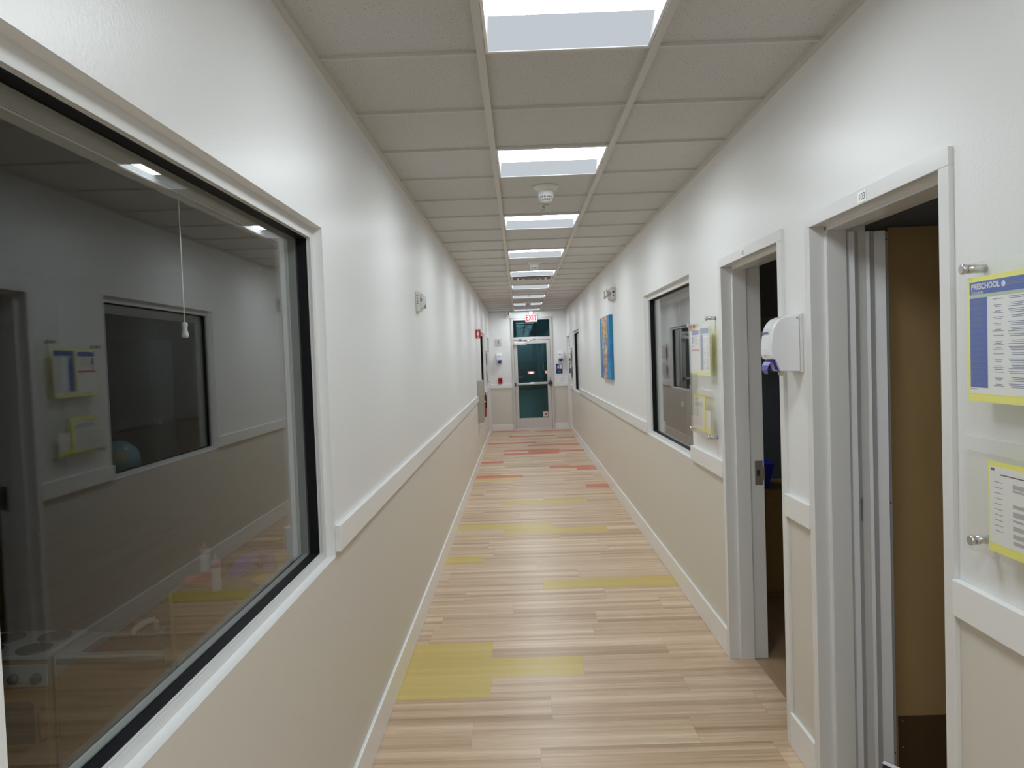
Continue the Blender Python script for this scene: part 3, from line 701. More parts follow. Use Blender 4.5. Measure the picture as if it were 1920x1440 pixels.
# ------------------------------------------------------------------ wall devices
hs = thing('fire_alarm_strobe', 'white fire alarm horn strobe high on the left wall', 'strobe', (XL, 5.18, 2.10))
mb = MB(); mb.box(XL, XL + .030, 5.12, 5.245, 2.032, 2.168); mb.build('housing', M_offw, hs, bevel=.005)
mb = MB(); mb.prism([(0, 2.048), (.022, 2.060), (.030, 2.085), (.030, 2.135), (.020, 2.152), (0, 2.155)], (XL + .030, 5.145, 0), (1, 0, 0), (0, 0, 1), (0, .08, 0)); mb.build('horn_cover', M_offw, hs, bevel=.003)
mb = MB(); mb.box(XL + .048, XL + .062, 5.16, 5.20, 2.052, 2.078); mb.build('flash_lens', glass('strobe_lens', (.5, .52, .55, 1), r0=.15), hs, bevel=.003)
mb = MB(); mb.box(XL + .030, XL + .034, 5.1448, 5.1452, 2.10, 2.12); 
for z in (2.104, 2.113): mb.box(XL + .033, XL + .041, 5.1435, 5.145, z, z + .004)
mb.build('side_slots', M_dark, hs)
mb = MB()
for z in (2.135, 2.117, 2.096, 2.082): mb.box(XL + .008, XL + .018, 5.119, 5.12, z, z + .007)
mb.build('printed_mark', mat('faded_red_print', srgb(170, 110, 110), .5), hs)

es = thing('alarm_strobe_plate', 'white square alarm strobe on the end wall left of the exit door', 'strobe', (-.466, YE, 2.08))
mb = MB(); mb.box(-.535, -.397, YE - .03, YE, 2.005, 2.152); mb.build('housing', M_offw, es, bevel=.008)
mb = MB(); mb.box(-.480, -.448, YE - .05, YE - .03, 2.045, 2.130); mb.build('flash_lens', M_grille, es, bevel=.006)

pu = thing('fire_alarm_pull_station', 'red fire alarm pull station on the end wall above the rail', 'alarm', (-.461, YE, 1.17))
mb = MB(); mb.box(-.508, -.412, YE - .035, YE, 1.108, 1.238); mb.build('housing', M_red, pu, bevel=.005)
mb = MB(); mb.box(-.49, -.43, YE - .047, YE - .035, 1.145, 1.165); mb.build('pull_handle', M_redc, pu, bevel=.003)
mb = MB(); mb.box(-.495, -.425, YE - .0365, YE - .035, 1.175, 1.20); mb.build('dark_recess', mat('dark_red', srgb(70, 10, 16), .4), pu)

sg = thing('exit_pictogram_sign', 'navy sign with white running figure and door right of exit door', 'sign', (.917, YE, 1.41))
mb = MB(); mb.box(.841, .994, YE - .006, YE, 1.297, 1.525); mb.build('sign_plate', mat('navy_sign_plate', srgb(20, 40, 105), .35), sg, bevel=.002)
mb = MB(); yy = YE - .0068
P = lambda pts: mb.prism(pts, (0, yy, 0), (1, 0, 0), (0, 0, 1), (0, .0008, 0))
P([(.925, 1.405), (.975, 1.405), (.975, 1.505), (.925, 1.505)])
P([(.885, 1.475), (.905, 1.465), (.915, 1.435), (.90, 1.428), (.885, 1.45)]); P([(.858, 1.468), (.885, 1.478), (.887, 1.468), (.866, 1.458)]); P([(.885, 1.44), (.868, 1.412), (.857, 1.414), (.876, 1.446)]); P([(.90, 1.44), (.912, 1.428), (.915, 1.405), (.905, 1.405), (.902, 1.424), (.893, 1.432)])
mb.lathe([(.010, 0), (.010, -.0008)], (.903, yy + .0008, 1.488), 'Y', 14)
mb.build('pictogram', M_white, sg)
text_mesh('EXIT', .030, (.917, YE - .0066, 1.338), (1, 0, 0), (0, 0, 1), .0004).build('lettering', M_white, sg)
mb = MB(); mb.box(.865, .97, YE - .0066, YE - .006, 1.375, 1.381); mb.build('braille_line', M_bluetext, sg)
sw = thing('light_switch', 'white light switch on the end wall under the navy sign', 'switch', (.97, YE, 1.165))
mb = MB(); mb.box(.935, 1.005, YE - .006, YE, 1.108, 1.222); mb.build('cover_plate', M_white, sw, bevel=.002)
mb = MB(); mb.box(.955, .985, YE - .012, YE - .006, 1.135, 1.195); mb.build('rocker', M_white, sw, bevel=.002)
ol = thing('wall_outlet', 'white wall outlet low on the left taupe wall', 'outlet', (XL, 9.9, .54))
mb = MB(); mb.box(XL, XL + .006, 9.865, 9.935, .483, .597); mb.build('cover_plate', M_white, ol, bevel=.002)
for z in (.505, .553): MB().box(XL + .006, XL + .008, 9.885, 9.915, z, z + .026).build('socket', M_offw, ol, bevel=.002)

# fire extinguisher group
fs = thing('fire_extinguisher_sign', 'red projecting sign with white extinguisher pictogram on the left wall', 'sign', (XL, 12.1, 2.09))
mb = MB(); mb.box(XL, XL + .082, 12.1, 12.104, 2.024, 2.170); mb.box(XL, XL + .002, 12.104, 12.14, 2.024, 2.170); mb.build('sign_plate', M_red, fs, bevel=.001)
mb = MB(); cx = XL + .041
Q = lambda pts: mb.prism([(cx + a, z) for a, z in pts], (0, 12.0992, 0), (1, 0, 0), (0, 0, 1), (0, .0008, 0))
Q([(-.011, 2.072), (.011, 2.072), (.011, 2.115), (.006, 2.122), (-.006, 2.122), (-.011, 2.115)]); Q([(-.004, 2.122), (.004, 2.122), (.004, 2.130), (.014, 2.134), (.012, 2.138), (-.008, 2.134)]); Q([(-.018, 2.052), (0, 2.036), (.018, 2.052), (.013, 2.056), (0, 2.045), (-.013, 2.056)])
mb.build('pictogram', M_white, fs)
mb = text_mesh('FIRE', .016, (cx, 12.0992, 2.155), (1, 0, 0), (0, 0, 1), .0004); mb.build('lettering', M_white, fs)
cb = thing('extinguisher_bracket_box', 'grey metal box on the left wall at the end of the rail', 'box', (XL, 12.1, 1.0))
mb = MB(); mb.prism([(0, .672), (.070, .672), (.088, .685), (.094, .705), (.094, 1.350), (0, 1.350)], (XL, 12.0, 0), (1, 0, 0), (0, 0, 1), (0, .26, 0)); mb.build('box_body', M_steel, cb, bevel=.003)
mb = MB(); mb.box(XL + .094, XL + .100, 12.02, 12.24, .75, 1.32); mb.build('box_door', M_steel, cb, bevel=.002)
fe = thing('fire_extinguisher', 'red fire extinguisher hanging just past the grey metal box', 'fire extinguisher', (XL + .06, 12.40, .72))
mb = MB(); mb.lathe([(.035, .735), (.056, .745), (.058, .76), (.058, 1.06), (.050, 1.095), (.025, 1.115), (.022, 1.13)], (XL + .062, 12.40, 0), seg=20); mb.build('cylinder', M_redc, fe)
mb = MB(); mb.lathe([(.022, 1.125), (.022, 1.16), (.012, 1.165)], (XL + .062, 12.40, 0), seg=14); mb.box(XL + .05, XL + .075, 12.33, 12.43, 1.165, 1.178); mb.box(XL + .05, XL + .075, 12.34, 12.43, 1.19, 1.20); mb.build('valve_handle', M_chrome, fe)
mb = MB(); mb.tube([(XL + .062, 12.40, 1.145), (XL + .11, 12.38, 1.14), (XL + .125, 12.37, 1.05), (XL + .123, 12.38, .88)], .009, 8); mb.build('hose', M_dark, fe)
mb = MB(); mb.box(XL, XL + .012, 12.375, 12.425, .9, 1.15); mb.lathe([(.060, .98), (.060, 1.0)], (XL + .062, 12.40, 0), seg=20); mb.build('wall_bracket', M_white, fe)

# emergency light
el = thing('emergency_light', 'white twin-head emergency light high on the right wall before the painting', 'emergency light', (XR, 8.66, 2.37))
mb = MB(); mb.box(XR - .048, XR, 8.56, 8.86, 2.315, 2.455); mb.build('housing', mat('grey_plastic_housing', (.52, .5, .49, 1), .4), el, bevel=.008)
for yy_ in (8.60, 8.82):
    mb = MB(); mb.lathe([(.012, -.045), (.018, -.06), (.045, -.095), (.048, -.10)], (XR, yy_, 2.385), 'X', 18)
    mb.tube([(XR - .045, yy_, 2.385), (XR - .045, yy_, 2.33)], .012, 8)
    lh = mb.build('lamp_head', M_chrome, el)
    MB().lathe([(.046, -.101), (.030, -.108), (.005, -.110)], (XR, yy_, 2.385), 'X', 18).build('lamp_lens', M_white, lh)
MB().lathe([(.012, 0), (.01, -.004)], (XR - .024, 8.56, 2.40), 'Y', 12).build('knockout', M_dark, el)
MB().lathe([(.007, 0), (.007, -.004)], (XR - .024, 8.56, 2.36), 'Y', 10).build('knockout', M_dark, el)

# painting
cv = MB().box(XR - .042, XR - .002, 8.90, 9.92, 1.392, 2.166).build('canvas_painting', M_art, loc=(XR - .022, 9.41, 1.779), bevel=.003)
tag(cv, 'blue abstract canvas painting with orange and green strokes on the right wall', 'painting')

# ------------------------------------------------------------------ acrylic boards and papers
def board(y0, y1, z0, z1, so, label):
    xb = XR - .045
    t = thing('acrylic_notice_board', label, 'notice board', (XR, y1, z0), 'clear notice boards on standoffs')
    mb = MB(); mb.box(xb - .003, xb, y0, y1, z0, z1); mb.build('front_sheet', M_acr, t)
    mb = MB(); mb.box(xb + .006, xb + .009, y0, y1, z0, z1); mb.build('back_sheet', M_acr, t)
    for (y, z) in so:
        mb = MB(); mb.lathe([(.0105, 0), (.0105, -.044)], (XR, y, z), 'X', 18); mb.lathe([(.011, -.047), (.0125, -.049), (.0125, -.056), (.010, -.058)], (XR, y, z), 'X', 18); mb.lathe([(.0095, -.044), (.0095, -.047)], (XR, y, z), 'X', 18)
        mb.build('standoff', M_chrome, t)
    return t
board(1.20, 1.828, 1.196, 1.876, [(1.806, 1.866), (1.788, 1.222)], 'large clear acrylic notice board at the right edge beside doorway 103')
board(4.205, 4.735, 1.196, 1.860, [(4.262, 1.878), (4.722, 1.855), (4.275, 1.202), (4.722, 1.215)], 'clear acrylic notice board between doorway 102 and the middle window')
XP = XR - .045 + .003
def sheet(y0, y1, z0, z1, label, cat, paper, pr, tilt=0):
    """y1 is the left edge as seen; a yellow card with printed page"""
    t = tag(MB().box(XP - .0006, XP + .0006, y0, y1, z0, z1).build('notice_sheet', M_yel, loc=(XP, (y0 + y1) / 2, z0)), label, cat, 'yellow-backed notices')
    py0, py1, pz0, pz1 = paper
    m = MB(); m.box(XP - .0011, XP - .0007, py0, py1, pz0, pz1, 0)
    def rect(u0, u1, v0, v1, mi, lift=.0013):   # u from left (y1) 0..1, v from top 0..1
        ya, yb = py1 + (py0 - py1) * u0, py1 + (py0 - py1) * u1; za, zb = pz1 + (pz0 - pz1) * v0, pz1 + (pz0 - pz1) * v1
        x = XP - lift; m.quad([(x, ya, zb), (x, yb, zb), (x, yb, za), (x, ya, za)], mi)
    pr(rect)
    pg = m.build('printed_page', [M_paper, M_blue, M_bluetext, M_green, M_redp, M_ink, M_white, M_grey_txt], t)
    return t, pg
M_grey_txt = mat('light_grey_print', (.38, .38, .37, 1), .6)
def pr_sched(rect):
    rect(0, 1, 0, .115, 1); rect(0, 1, .115, .145, 3)
    rect(0, .32, .145, .945, 1)
    for k in range(15):
        v = .165 + k * .0525
        rect(.09, .23, v, v + .007, 2, .0016); rect(.03, .29, v + .016, v + .024, 2, .0016)
        nl = 1 + (k * 7 % 3 > 0) + (k % 4 == 3)
        for j in range(nl): a = .02 * ((k + j) % 3); rect(.42 + a, .60 - a, v + .004 + j * .014, v + .009 + j * .014, 2)
        for j in range(2 + (k % 3 > 0)): a = .03 * ((k * 2 + j) % 4); rect(.68 + a * .7, .98 - a * .6, v - .004 + j * .014, v + .001 + j * .014, 2)
    rect(0, .14, .955, .962, 2)
def pr_flyer(rect):
    rect(.06, .94, .03, .135, 1); rect(.1, .25, .17, .34, 2); rect(.1, .22, .38, .42, 5)
    for k in range(7): rect(.35, .8, .17 + k * .032, .182 + k * .032, 7)
    rect(.02, .96, .46, .515, 4)
def pr_form(rect):
    rect(.02, .065, .02, .055, 5)
    rect(.42, .72, .045, .06, 5); rect(.13, .95, .085, .10, 5)
    for k in range(10): rect(.06, .16, .19 + k * .07, .20 + k * .07, 7)
    for c in range(3):
        u = .28 + c * .235
        for k, (a, nn) in enumerate(((.18, 6), (.25, 3), (.43, 5), (.52, 7), (.62, 3), (.70, 6), (.80, 6), (.89, 5))):
            for j in range(nn): rect(u, u + .20 - .01 * (j % 3), a + j * .0095, a + j * .0095 + .0055, 7)
def pr_table(rect):
    rect(.05, .5, .04, .055, 5)
    for k in range(8): rect(.15, .92, .14 + k * .02, .15 + k * .02, 7)
    for k in range(16):
        for c in range(3):
            if (k * 3 + c) % 4: rect(.12 + c * .27, .30 + c * .27, .36 + k * .035, .373 + k * .035, 7)
t1, pp = sheet(1.575, 1.807, 1.553, 1.843, 'yellow-backed preschool schedule with blue side column at the right edge', 'notice', (1.592, 1.797, 1.572, 1.832), pr_sched)
def relative(mb, name, m, par):
    return mb.build(name, m, par)
relative(text_mesh('PRESCHOOL', .0185, (XP - .0016, 1.790, 1.820), (0, -1, 0), (0, 0, 1), .0001, 'LEFT', 1.0, .0006), 'header_lettering', M_white, pp)
relative(text_mesh('Schedule', .0125, (XP - .0016, 1.790, 1.8065), (0, -1, 0), (0, 0, 1), .0001, 'LEFT', 1.0), 'subheader_lettering', M_white, pp)
mb = MB(); mb.lathe([(.0068, 0), (.0068, -.0003)], (XP - .0014, 1.672, 1.8195), 'X', 18)
relative(mb, 'round_logo', M_white, pp)
mb = MB(); mb.box(XP - .0016, XP - .0013, 1.604, 1.661, 1.8215, 1.8235); mb.box(XP - .0016, XP - .0013, 1.604, 1.661, 1.8155, 1.8195); relative(mb, 'logo_text', M_bluetext, pp)
sheet(1.43, 1.737, 1.213, 1.420, 'yellow-backed weekly form low on the right-edge notice board', 'notice', (1.44, 1.731, 1.233, 1.409), pr_form)
sheet(4.470, 4.690, 1.553, 1.835, 'yellow-backed flyer with red band in the middle notice board', 'notice', (4.478, 4.682, 1.570, 1.828), pr_flyer)
sheet(4.245, 4.466, 1.553, 1.835, 'yellow-backed schedule with blue column in the middle notice board', 'notice', (4.255, 4.456, 1.570, 1.826), pr_sched)
sheet(4.385, 4.670, 1.222, 1.433, 'yellow-backed table form low in the middle notice board', 'notice', (4.425, 4.665, 1.235, 1.415), pr_table)
qc = tag(MB().box(XP - .0006, XP + .0006, 4.262, 4.372, 1.222, 1.352).build('info_card', M_paper, loc=(XP, 4.317, 1.222)), 'small white card with yellow foot low in the middle notice board', 'card')
mb = MB(); mb.box(XP - .0011, XP - .0007, 4.262, 4.372, 1.222, 1.252); relative(mb, 'yellow_foot', M_yel, qc)
# far boards (small, seen edge-on)
def far_board(side, y0, y1, label):
    s = 1 if side == 'L' else -1; xw = XL if side == 'L' else XR; xb = xw + s * .04
    t = thing('acrylic_notice_board', label, 'notice board', (xw, y0, 1.2), 'clear notice boards on standoffs')
    mb = MB(); mb.box(xb, xb + s * .004, y0, y1, 1.2, 1.87); mb.build('front_sheet', M_acr, t)
    for y in (y0 + .02, y1 - .02):
        for z in (1.22, 1.855): MB().lathe([(.011, 0), (.011, s * .05)], (xw, y, z), 'X', 12).build('standoff', M_chrome, t)
    return t
far_board('L', 15.50, 16.05, 'clear notice board beyond the far left window')
far_board('R', 15.80, 16.33, 'clear notice board beyond the far right window')
def pic(y0, y1, z0, z1, x, m, label):
    tag(MB().box(x - .001, x + .001, y0, y1, z0, z1).build('notice_sheet', m, loc=(x, (y0 + y1) / 2, z0)), label, 'notice')
M_brn = mat('brown_red_print', srgb(150, 88, 76), .5)
pic(15.56, 15.98, 1.57, 1.84, XL + .037, M_brn, 'brown-red notice high in the far left notice board')
pic(15.56, 15.98, 1.24, 1.47, XL + .037, mat('grey_print', srgb(140, 132, 128), .5), 'grey notice low in the far left notice board')
pic(15.86, 16.28, 1.57, 1.84, XR - .037, mat('grey_photo_print', srgb(165, 160, 160), .5), 'pale grey notice high in the far right notice board')
pic(15.86, 16.28, 1.24, 1.50, XR - .037, mat('dark_photo_print', srgb(95, 88, 90), .5), 'dark notice low in the far right notice board')

# navy board on the floor of doorway 103
nb = thing('floor_sign', 'navy board with white edge standing in doorway 103 at the bottom edge', 'sign', (1.17, 2.45, 0))
p0 = Vector((1.152, 2.452, 0)); p1 = p0 + Vector((.55, -.8, 0)).normalized() * .26; nrm = Vector((.8, .55, 0)).normalized() * .012
mb = MB(); mb.hexa([p0, p1, p1 + nrm, p0 + nrm, *[q + Vector((0, 0, .312)) for q in (p0, p1, p1 + nrm, p0 + nrm)]]); mb.build('panel', M_navy, nb)
mb = MB(); mb.hexa([q + Vector((0, 0, .3122)) for q in (p0, p1, p1 + nrm, p0 + nrm)] + [q + Vector((0, 0, .3172)) for q in (p0, p1, p1 + nrm, p0 + nrm)]); mb.build('white_edge', M_white, nb)

# ------------------------------------------------------------------ rooms behind the walls
def room(name, x0, x1, y0, y1, label):
    mb = MB(); h = CZ + .02; e = .05
    far = x0 if abs(x0) > abs(x1) else x1; f2 = far - e if far < 0 else far + e
    mb.box(far, f2, y0 - e, y1 + e, 0, h, 0); mb.box(x0, x1, y0 - e, y0, 0, h, 0); mb.box(x0, x1, y1, y1 + e, 0, h, 0)
    o = struct(mb.build('wall_' + name, M_room), label, 'wall')
    mb = MB(); mb.box(x0, x1, y0, y1, h, h + .05); struct(mb.build('ceiling_' + name, M_roomc), 'ceiling of the ' + label, 'ceiling')
    mb = MB(); mb.box(x0, x1, y0, y1, -.05, 0); struct(mb.build('floor_' + name, M_roomf), 'floor of the ' + label, 'floor')
    return o
room('playroom', -5.2, XL - WT, -1.5, 8.5, 'dark playroom behind the left window')
room('left_far_room', -3.2, XL - WT, 12.8, 17.45, 'dark room behind the far left window')
mbx = XR + WT
room('room_three', mbx + 0.0, 4.6, -.6, 2.985, 'dark room behind doorway 103')
room('room_two', mbx + 0.0, 4.6, 3.10, 8.5, 'dark room behind doorway 102')
room('right_far_room', mbx, 3.6, 13.2, 17.45, 'dark room behind the far right window')

# room 102 contents
M_tan = wood('tan_laminate', srgb(150, 118, 66), srgb(166, 134, 80), (3, 3, 20), .5)
cb2 = thing('storage_cabinet', 'low tan cabinet in the dark room beyond doorway 102', 'cabinet', (1.80, 5.15, 0))
mb = MB(); mb.box(1.57, 2.35, 5.06, 5.50, .05, .745); mb.box(1.59, 2.33, 5.10, 5.48, 0, .05); mb.build('body', M_tan, cb2, bevel=.003)
mb = MB(); mb.box(1.57, 2.35, 5.052, 5.06, .07, .70); mb.build('back_panel', M_tan, cb2)
bn = thing('storage_bin', 'blue plastic bin on top of the tan cabinet beyond doorway 102', 'bin', (1.62, 5.25, .746))
mb = MB()
for q0, q1 in (((1.59, 5.12, 1.665, 5.42), (1.575, 5.09, 1.70, 5.45)),):
    a, b, c, d = q0; e, f, g, h = q1; z0, z1 = .746, .915; w = .006
    mb.hexa([(a, b, z0), (c, b, z0), (c, d, z0), (a, d, z0), (a, b, z0 + w), (c, b, z0 + w), (c, d, z0 + w), (a, d, z0 + w)])
    cb_ = [(a, b), (c, b), (c, d), (a, d)]; ct = [(e, f), (g, f), (g, h), (e, h)]
    for i in range(4):
        j = (i + 1) % 4; cx_, cy_ = (a + c) / 2, (b + d) / 2
        sh = lambda p: (p[0] + (cx_ - p[0]) * .05, p[1] + (cy_ - p[1]) * .05)
        A, B, C_, D = cb_[i], cb_[j], ct[j], ct[i]
        mb.quad([(*A, z0), (*B, z0), (*C_, z1), (*D, z1)]); mb.quad([(*sh(B), z0), (*sh(A), z0), (*sh(D), z1), (*sh(C_), z1)]); mb.quad([(*D, z1), (*C_, z1), (*sh(C_), z1), (*sh(D), z1)])
mb.build('bin_shell', mat('royal_blue_plastic', srgb(25, 45, 200), .3), bn)
ld = thing('tall_locker', 'dark tall locker in shadow beyond doorway 102', 'locker', (1.9, 6.2, 0))
M_lock = mat('dark_grey_laminate', srgb(95, 98, 104), .5)
mb = MB(); mb.box(1.45, 2.75, 6.20, 6.6, 0, 1.95); mb.build('body', M_lock, ld)
mb = MB()
for x in (1.46, 1.90, 2.34): mb.box(x, x + .42, 6.185, 6.199, .05, 1.90)
mb.build('locker_doors', M_lock, ld, bevel=.003)
# globe on a shelf behind window 2
sh_ = thing('display_stand', 'low stand under the globe behind the middle right window', 'stand', (1.44, 5.6, 0))
mb = MB(); mb.box(1.30, 1.56, 5.40, 5.80, .82, .85); mb.build('top', M_tan, sh_, bevel=.003)
for x in (1.31, 1.52):
    for y in (5.42, 5.75): MB().box(x, x + .03, y, y + .03, 0, .82).build('leg', M_tan, sh_)
gb = thing('globe', 'pale blue globe on a stand behind the middle right window', 'globe', (1.44, 5.60, .85))
mb = MB(); mb.lathe([(.15 * math.sin(a * PI / 20), 1.03 - .15 * math.cos(a * PI / 20)) for a in range(21)], (1.44, 5.60, 0), seg=32)
gm = bpy.data.materials.new('globe_print'); gm.use_nodes = True; nt = gm.node_tree; b_ = nt.nodes['Principled BSDF']
n_ = nt.nodes.new('ShaderNodeTexNoise'); n_.inputs['Scale'].default_value = 9; tc_ = nt.nodes.new('ShaderNodeTexCoord'); cr_ = nt.nodes.new('ShaderNodeValToRGB')
cr_.color_ramp.elements[0].position = .52; cr_.color_ramp.elements[0].color = srgb(120, 170, 195); cr_.color_ramp.elements[1].position = .54; cr_.color_ramp.elements[1].color = srgb(190, 180, 140)
nt.links.new(tc_.outputs['Object'], n_.inputs['Vector']); nt.links.new(n_.outputs['Fac'], cr_.inputs[0]); nt.links.new(cr_.outputs[0], b_.inputs['Base Color']); b_.inputs['Roughness'].default_value = .2
mb.build('sphere', gm, gb)
mb = MB(); mb.lathe([(.07, .85), (.07, .86), (.02, .875), (.02, .885)], (1.44, 5.60, 0), seg=20); mb.build('base', M_dark, gb)

# ------------------------------------------------------------------ toy kitchen behind the near left window
YK = 3.0
M_ptop = mat('white_worktop_laminate', srgb(200, 200, 195), .35)
M_olive = mat('olive_green_top', srgb(150, 150, 60), .4)
M_burn = mat('dark_burner_print', srgb(58, 60, 60), .4)
stv = thing('toy_stove', 'wooden toy stove with dark burners and two knobs behind the near left window', 'toy stove', (-2.17, YK, 0))
x0, x1 = -2.375, -1.950
mb = MB(); mb.box(x0, x1, YK + .004, YK + .30, .03, .535); mb.build('body', M_maple, stv, bevel=.004)
mb = MB(); mb.box(x0 + .012, x1 - .012, YK - .004, YK + .30, .536, .552); mb.build('hob_top', M_ptop, stv, bevel=.003)
for cx_, cy_ in ((-2.265, YK + .07), (-2.06, YK + .075), (-2.265, YK + .215), (-2.06, YK + .215)):
    MB().lathe([(.068, .552), (.068, .556), (.062, .5575)], (cx_, cy_, 0), seg=26).build('burner', M_burn, stv)
mb = MB(); mb.box(x0 + .012, x1 - .012, YK - .003, YK + .004, .425, .515); mb.build('control_panel', M_ptop, stv, bevel=.002)
for cx_ in (-2.215, -2.098, -2.004):
    MB().lathe([(.021, 0), (.021, -.006), (.016, -.02), (.008, -.022)], (cx_, YK - .003, .462), 'Y', 18).build('knob', M_burn, stv)
mb = MB(); mb.box(x0 + .012, x1 - .016, YK - .006, YK + .004, .10, .415); od = mb.build('oven_door', M_maple, stv, bevel=.003)
mb = MB(); mb.prism([(-2.30, .19), (-2.03, .19), (-2.022, .198), (-2.022, .355), (-2.035, .368), (-2.29, .368), (-2.30, .358)], (0, YK - .008, 0), (1, 0, 0), (0, 0, 1), (0, .0035, 0)); o = mb.build('oven_window', mat('smoked_oven_window', srgb(60, 55, 50), .15), od)
mb = MB(); mb.tube([(-1.983, YK - .006, .335), (-1.985, YK - .03, .328), (-1.986, YK - .032, .27), (-1.986, YK - .03, .212), (-1.984, YK - .006, .205)], .006, 8); mb.build('oven_handle', mat('brown_handle', srgb(110, 70, 45), .4), od)

snk = thing('toy_sink', 'wooden toy sink cabinet with white tap behind the near left window', 'toy sink', (-1.7, YK, 0))
x0, x1 = -1.935, -1.470
mb = MB(); mb.box(x0 + .012, x1 - .012, YK + .006, YK + .27, .03, .535); mb.build('body', M_maple, snk, bevel=.003)
for xx in (x0, x1 - .012):
    mb = MB(); mb.box(xx, xx + .012, YK - .004, YK + .275, 0, .556); mb.build('side_panel', M_maple, snk, bevel=.005)
mb = MB(); mb.box(x0 + .012, x1 - .012, YK - .002, YK + .035, .536, .549); mb.box(x0 + .012, x1 - .012, YK + .225, YK + .27, .536, .549)
mb.box(x0 + .012, x0 + .075, YK + .035, YK + .225, .536, .549); mb.box(x1 - .035, x1 - .012, YK + .035, YK + .225, .536, .549); mb.build('worktop', M_ptop, snk, bevel=.002)
mb = MB(); mb.box(x0 + .07, x1 - .03, YK + .03, YK + .23, .5352, .538); mb.build('basin', mat('brown_basin', srgb(120, 92, 66), .4), snk)
mb = MB(); mb.box(x0 + .014, x1 - .014, YK - .004, YK + .005, .515, .534); mb.build('front_strip', M_burn, snk)
mb = MB(); mb.box(x0 + .014, x1 - .014, YK - .006, YK + .005, .06, .412); mb.build('cabinet_door', M_maple, snk, bevel=.003)
mb = MB(); mb.tube([(-1.625, YK + .235, .549), (-1.625, YK + .235, .595), (-1.63, YK + .22, .612), (-1.645, YK + .20, .612), (-1.672, YK + .165, .600), (-1.682, YK + .155, .588), (-1.683, YK + .153, .570)], .0135, 12); mb.build('tap', M_white, snk)
mb = MB(); mb.box(-1.61, -1.585, YK + .222, YK + .248, .549, .566); mb.box(-1.745, -1.695, YK + .228, YK + .245, .549, .556); mb.build('tap_handles', M_white, snk, bevel=.003)

cab = thing('toy_cabinet', 'taller wooden play cabinet with olive top behind the near left window', 'toy cabinet', (-1.17, YK, 0))
x0, x1 = -1.452, -.90
mb = MB(); mb.box(x0 + .016, x1 - .016, YK + .006, YK + .37, .03, .752); mb.build('body', M_maple, cab, bevel=.003)
for xx in (x0, x1 - .016):
    mb = MB(); mb.box(xx, xx + .016, YK - .006, YK + .375, 0, .797); mb.build('side_panel', M_maple, cab, bevel=.008)
mb = MB(); mb.box(x0 + .016, x1 - .016, YK - .002, YK + .37, .756, .790); mb.build('green_top', M_olive, cab, bevel=.003)
ZT = .7905
def plate(x, y, r, m, label, normal=(0, 0, 1), dz=0, name='toy_plate'):
    mb = MB(); mb.lathe([(r * .62, .002), (r * .62, .0), (r * .66, .0), (r * .80, .016), (r, .026), (r * 1.0, .029), (r * .80, .020), (r * .64, .005), (.001, .004)], (0, 0, 0), seg=36)
    o = mb.build(name, m); o.location = (x, y, ZT + dz); o.rotation_mode = 'XYZ'; o.rotation_euler = Vector(normal).to_track_quat('Z', 'Y').to_euler()
    tag(o, label, 'toy plate', 'toy dishes on the play cabinet'); return o
M_rp = mat('coral_pink_plastic', srgb(250, 72, 66), .15); M_pp = mat('purple_plastic', srgb(84, 70, 250), .15); M_yp = mat('yellow_plastic', srgb(255, 214, 20), .15); M_gp = mat('green_plastic', srgb(70, 120, 60), .2)
plate(-1.362, YK + .115, .084, M_rp, 'coral red toy plate at the left end of the play cabinet')
plate(-1.065, YK + .095, .088, M_yp, 'yellow toy plate at the right end of the play cabinet')
plate(-1.185, YK + .165, .078, M_pp, 'purple toy plate leaning behind the nearer baby bottle', (-.42, -.42, .80), .05)
plate(-1.255, YK + .295, .068, M_gp, 'green toy plate flat behind the coral plate')
def bottle(x, y, label):
    t = thing('toy_baby_bottle', label, 'toy bottle', (x, y, ZT), 'toy baby bottles')
    mb = MB(); mb.lathe([(.018, 0), (.0225, .004), (.023, .03), (.020, .045), (.0185, .058), (.021, .072), (.0215, .092), (.018, .098)], (x, y, ZT), seg=22); mb.build('milk_body', M_white, t)
    mb = MB(); mb.lathe([(.0185, .098), (.022, .099), (.022, .122), (.017, .126), (.012, .127)], (x, y, ZT), seg=22); mb.build('collar', mat('pink_plastic', srgb(235, 160, 190), .3), t)
    mb = MB(); mb.lathe([(.012, .126), (.010, .133), (.006, .138), (.0045, .150), (.001, .153)], (x, y, ZT), seg=16); mb.build('teat', mat('amber_teat', srgb(205, 170, 110), .3), t)
    return t
b1 = bottle(-1.262, YK + .020, 'nearer toy baby bottle with pink collar on the play cabinet')
c = copy_tree(b1); c.location = (-1.398, YK + .235, ZT); c['label'] = 'farther toy baby bottle with pink collar standing behind the coral plate'
mb = MB(); mb.lathe([(.026, 0), (.028, .003), (.034, .072), (.036, .075), (.034, .075), (.027, .006), (.001, .005)], (0, 0, 0), seg=28)
o = mb.build('toy_cup', M_yp); o.location = (-1.075, YK + .285, ZT); tag(o, 'yellow toy cup behind the yellow toy plate', 'toy cup')
mb = MB(); mb.lathe([(.026, 0), (.028, .003), (.034, .072), (.036, .075), (.034, .075), (.027, .006), (.001, .005)], (0, 0, 0), seg=28)
o = mb.build('toy_cup', M_pp); o.location = (-1.153, YK + .325, ZT); tag(o, 'purple toy cup beside the yellow toy cup', 'toy cup')

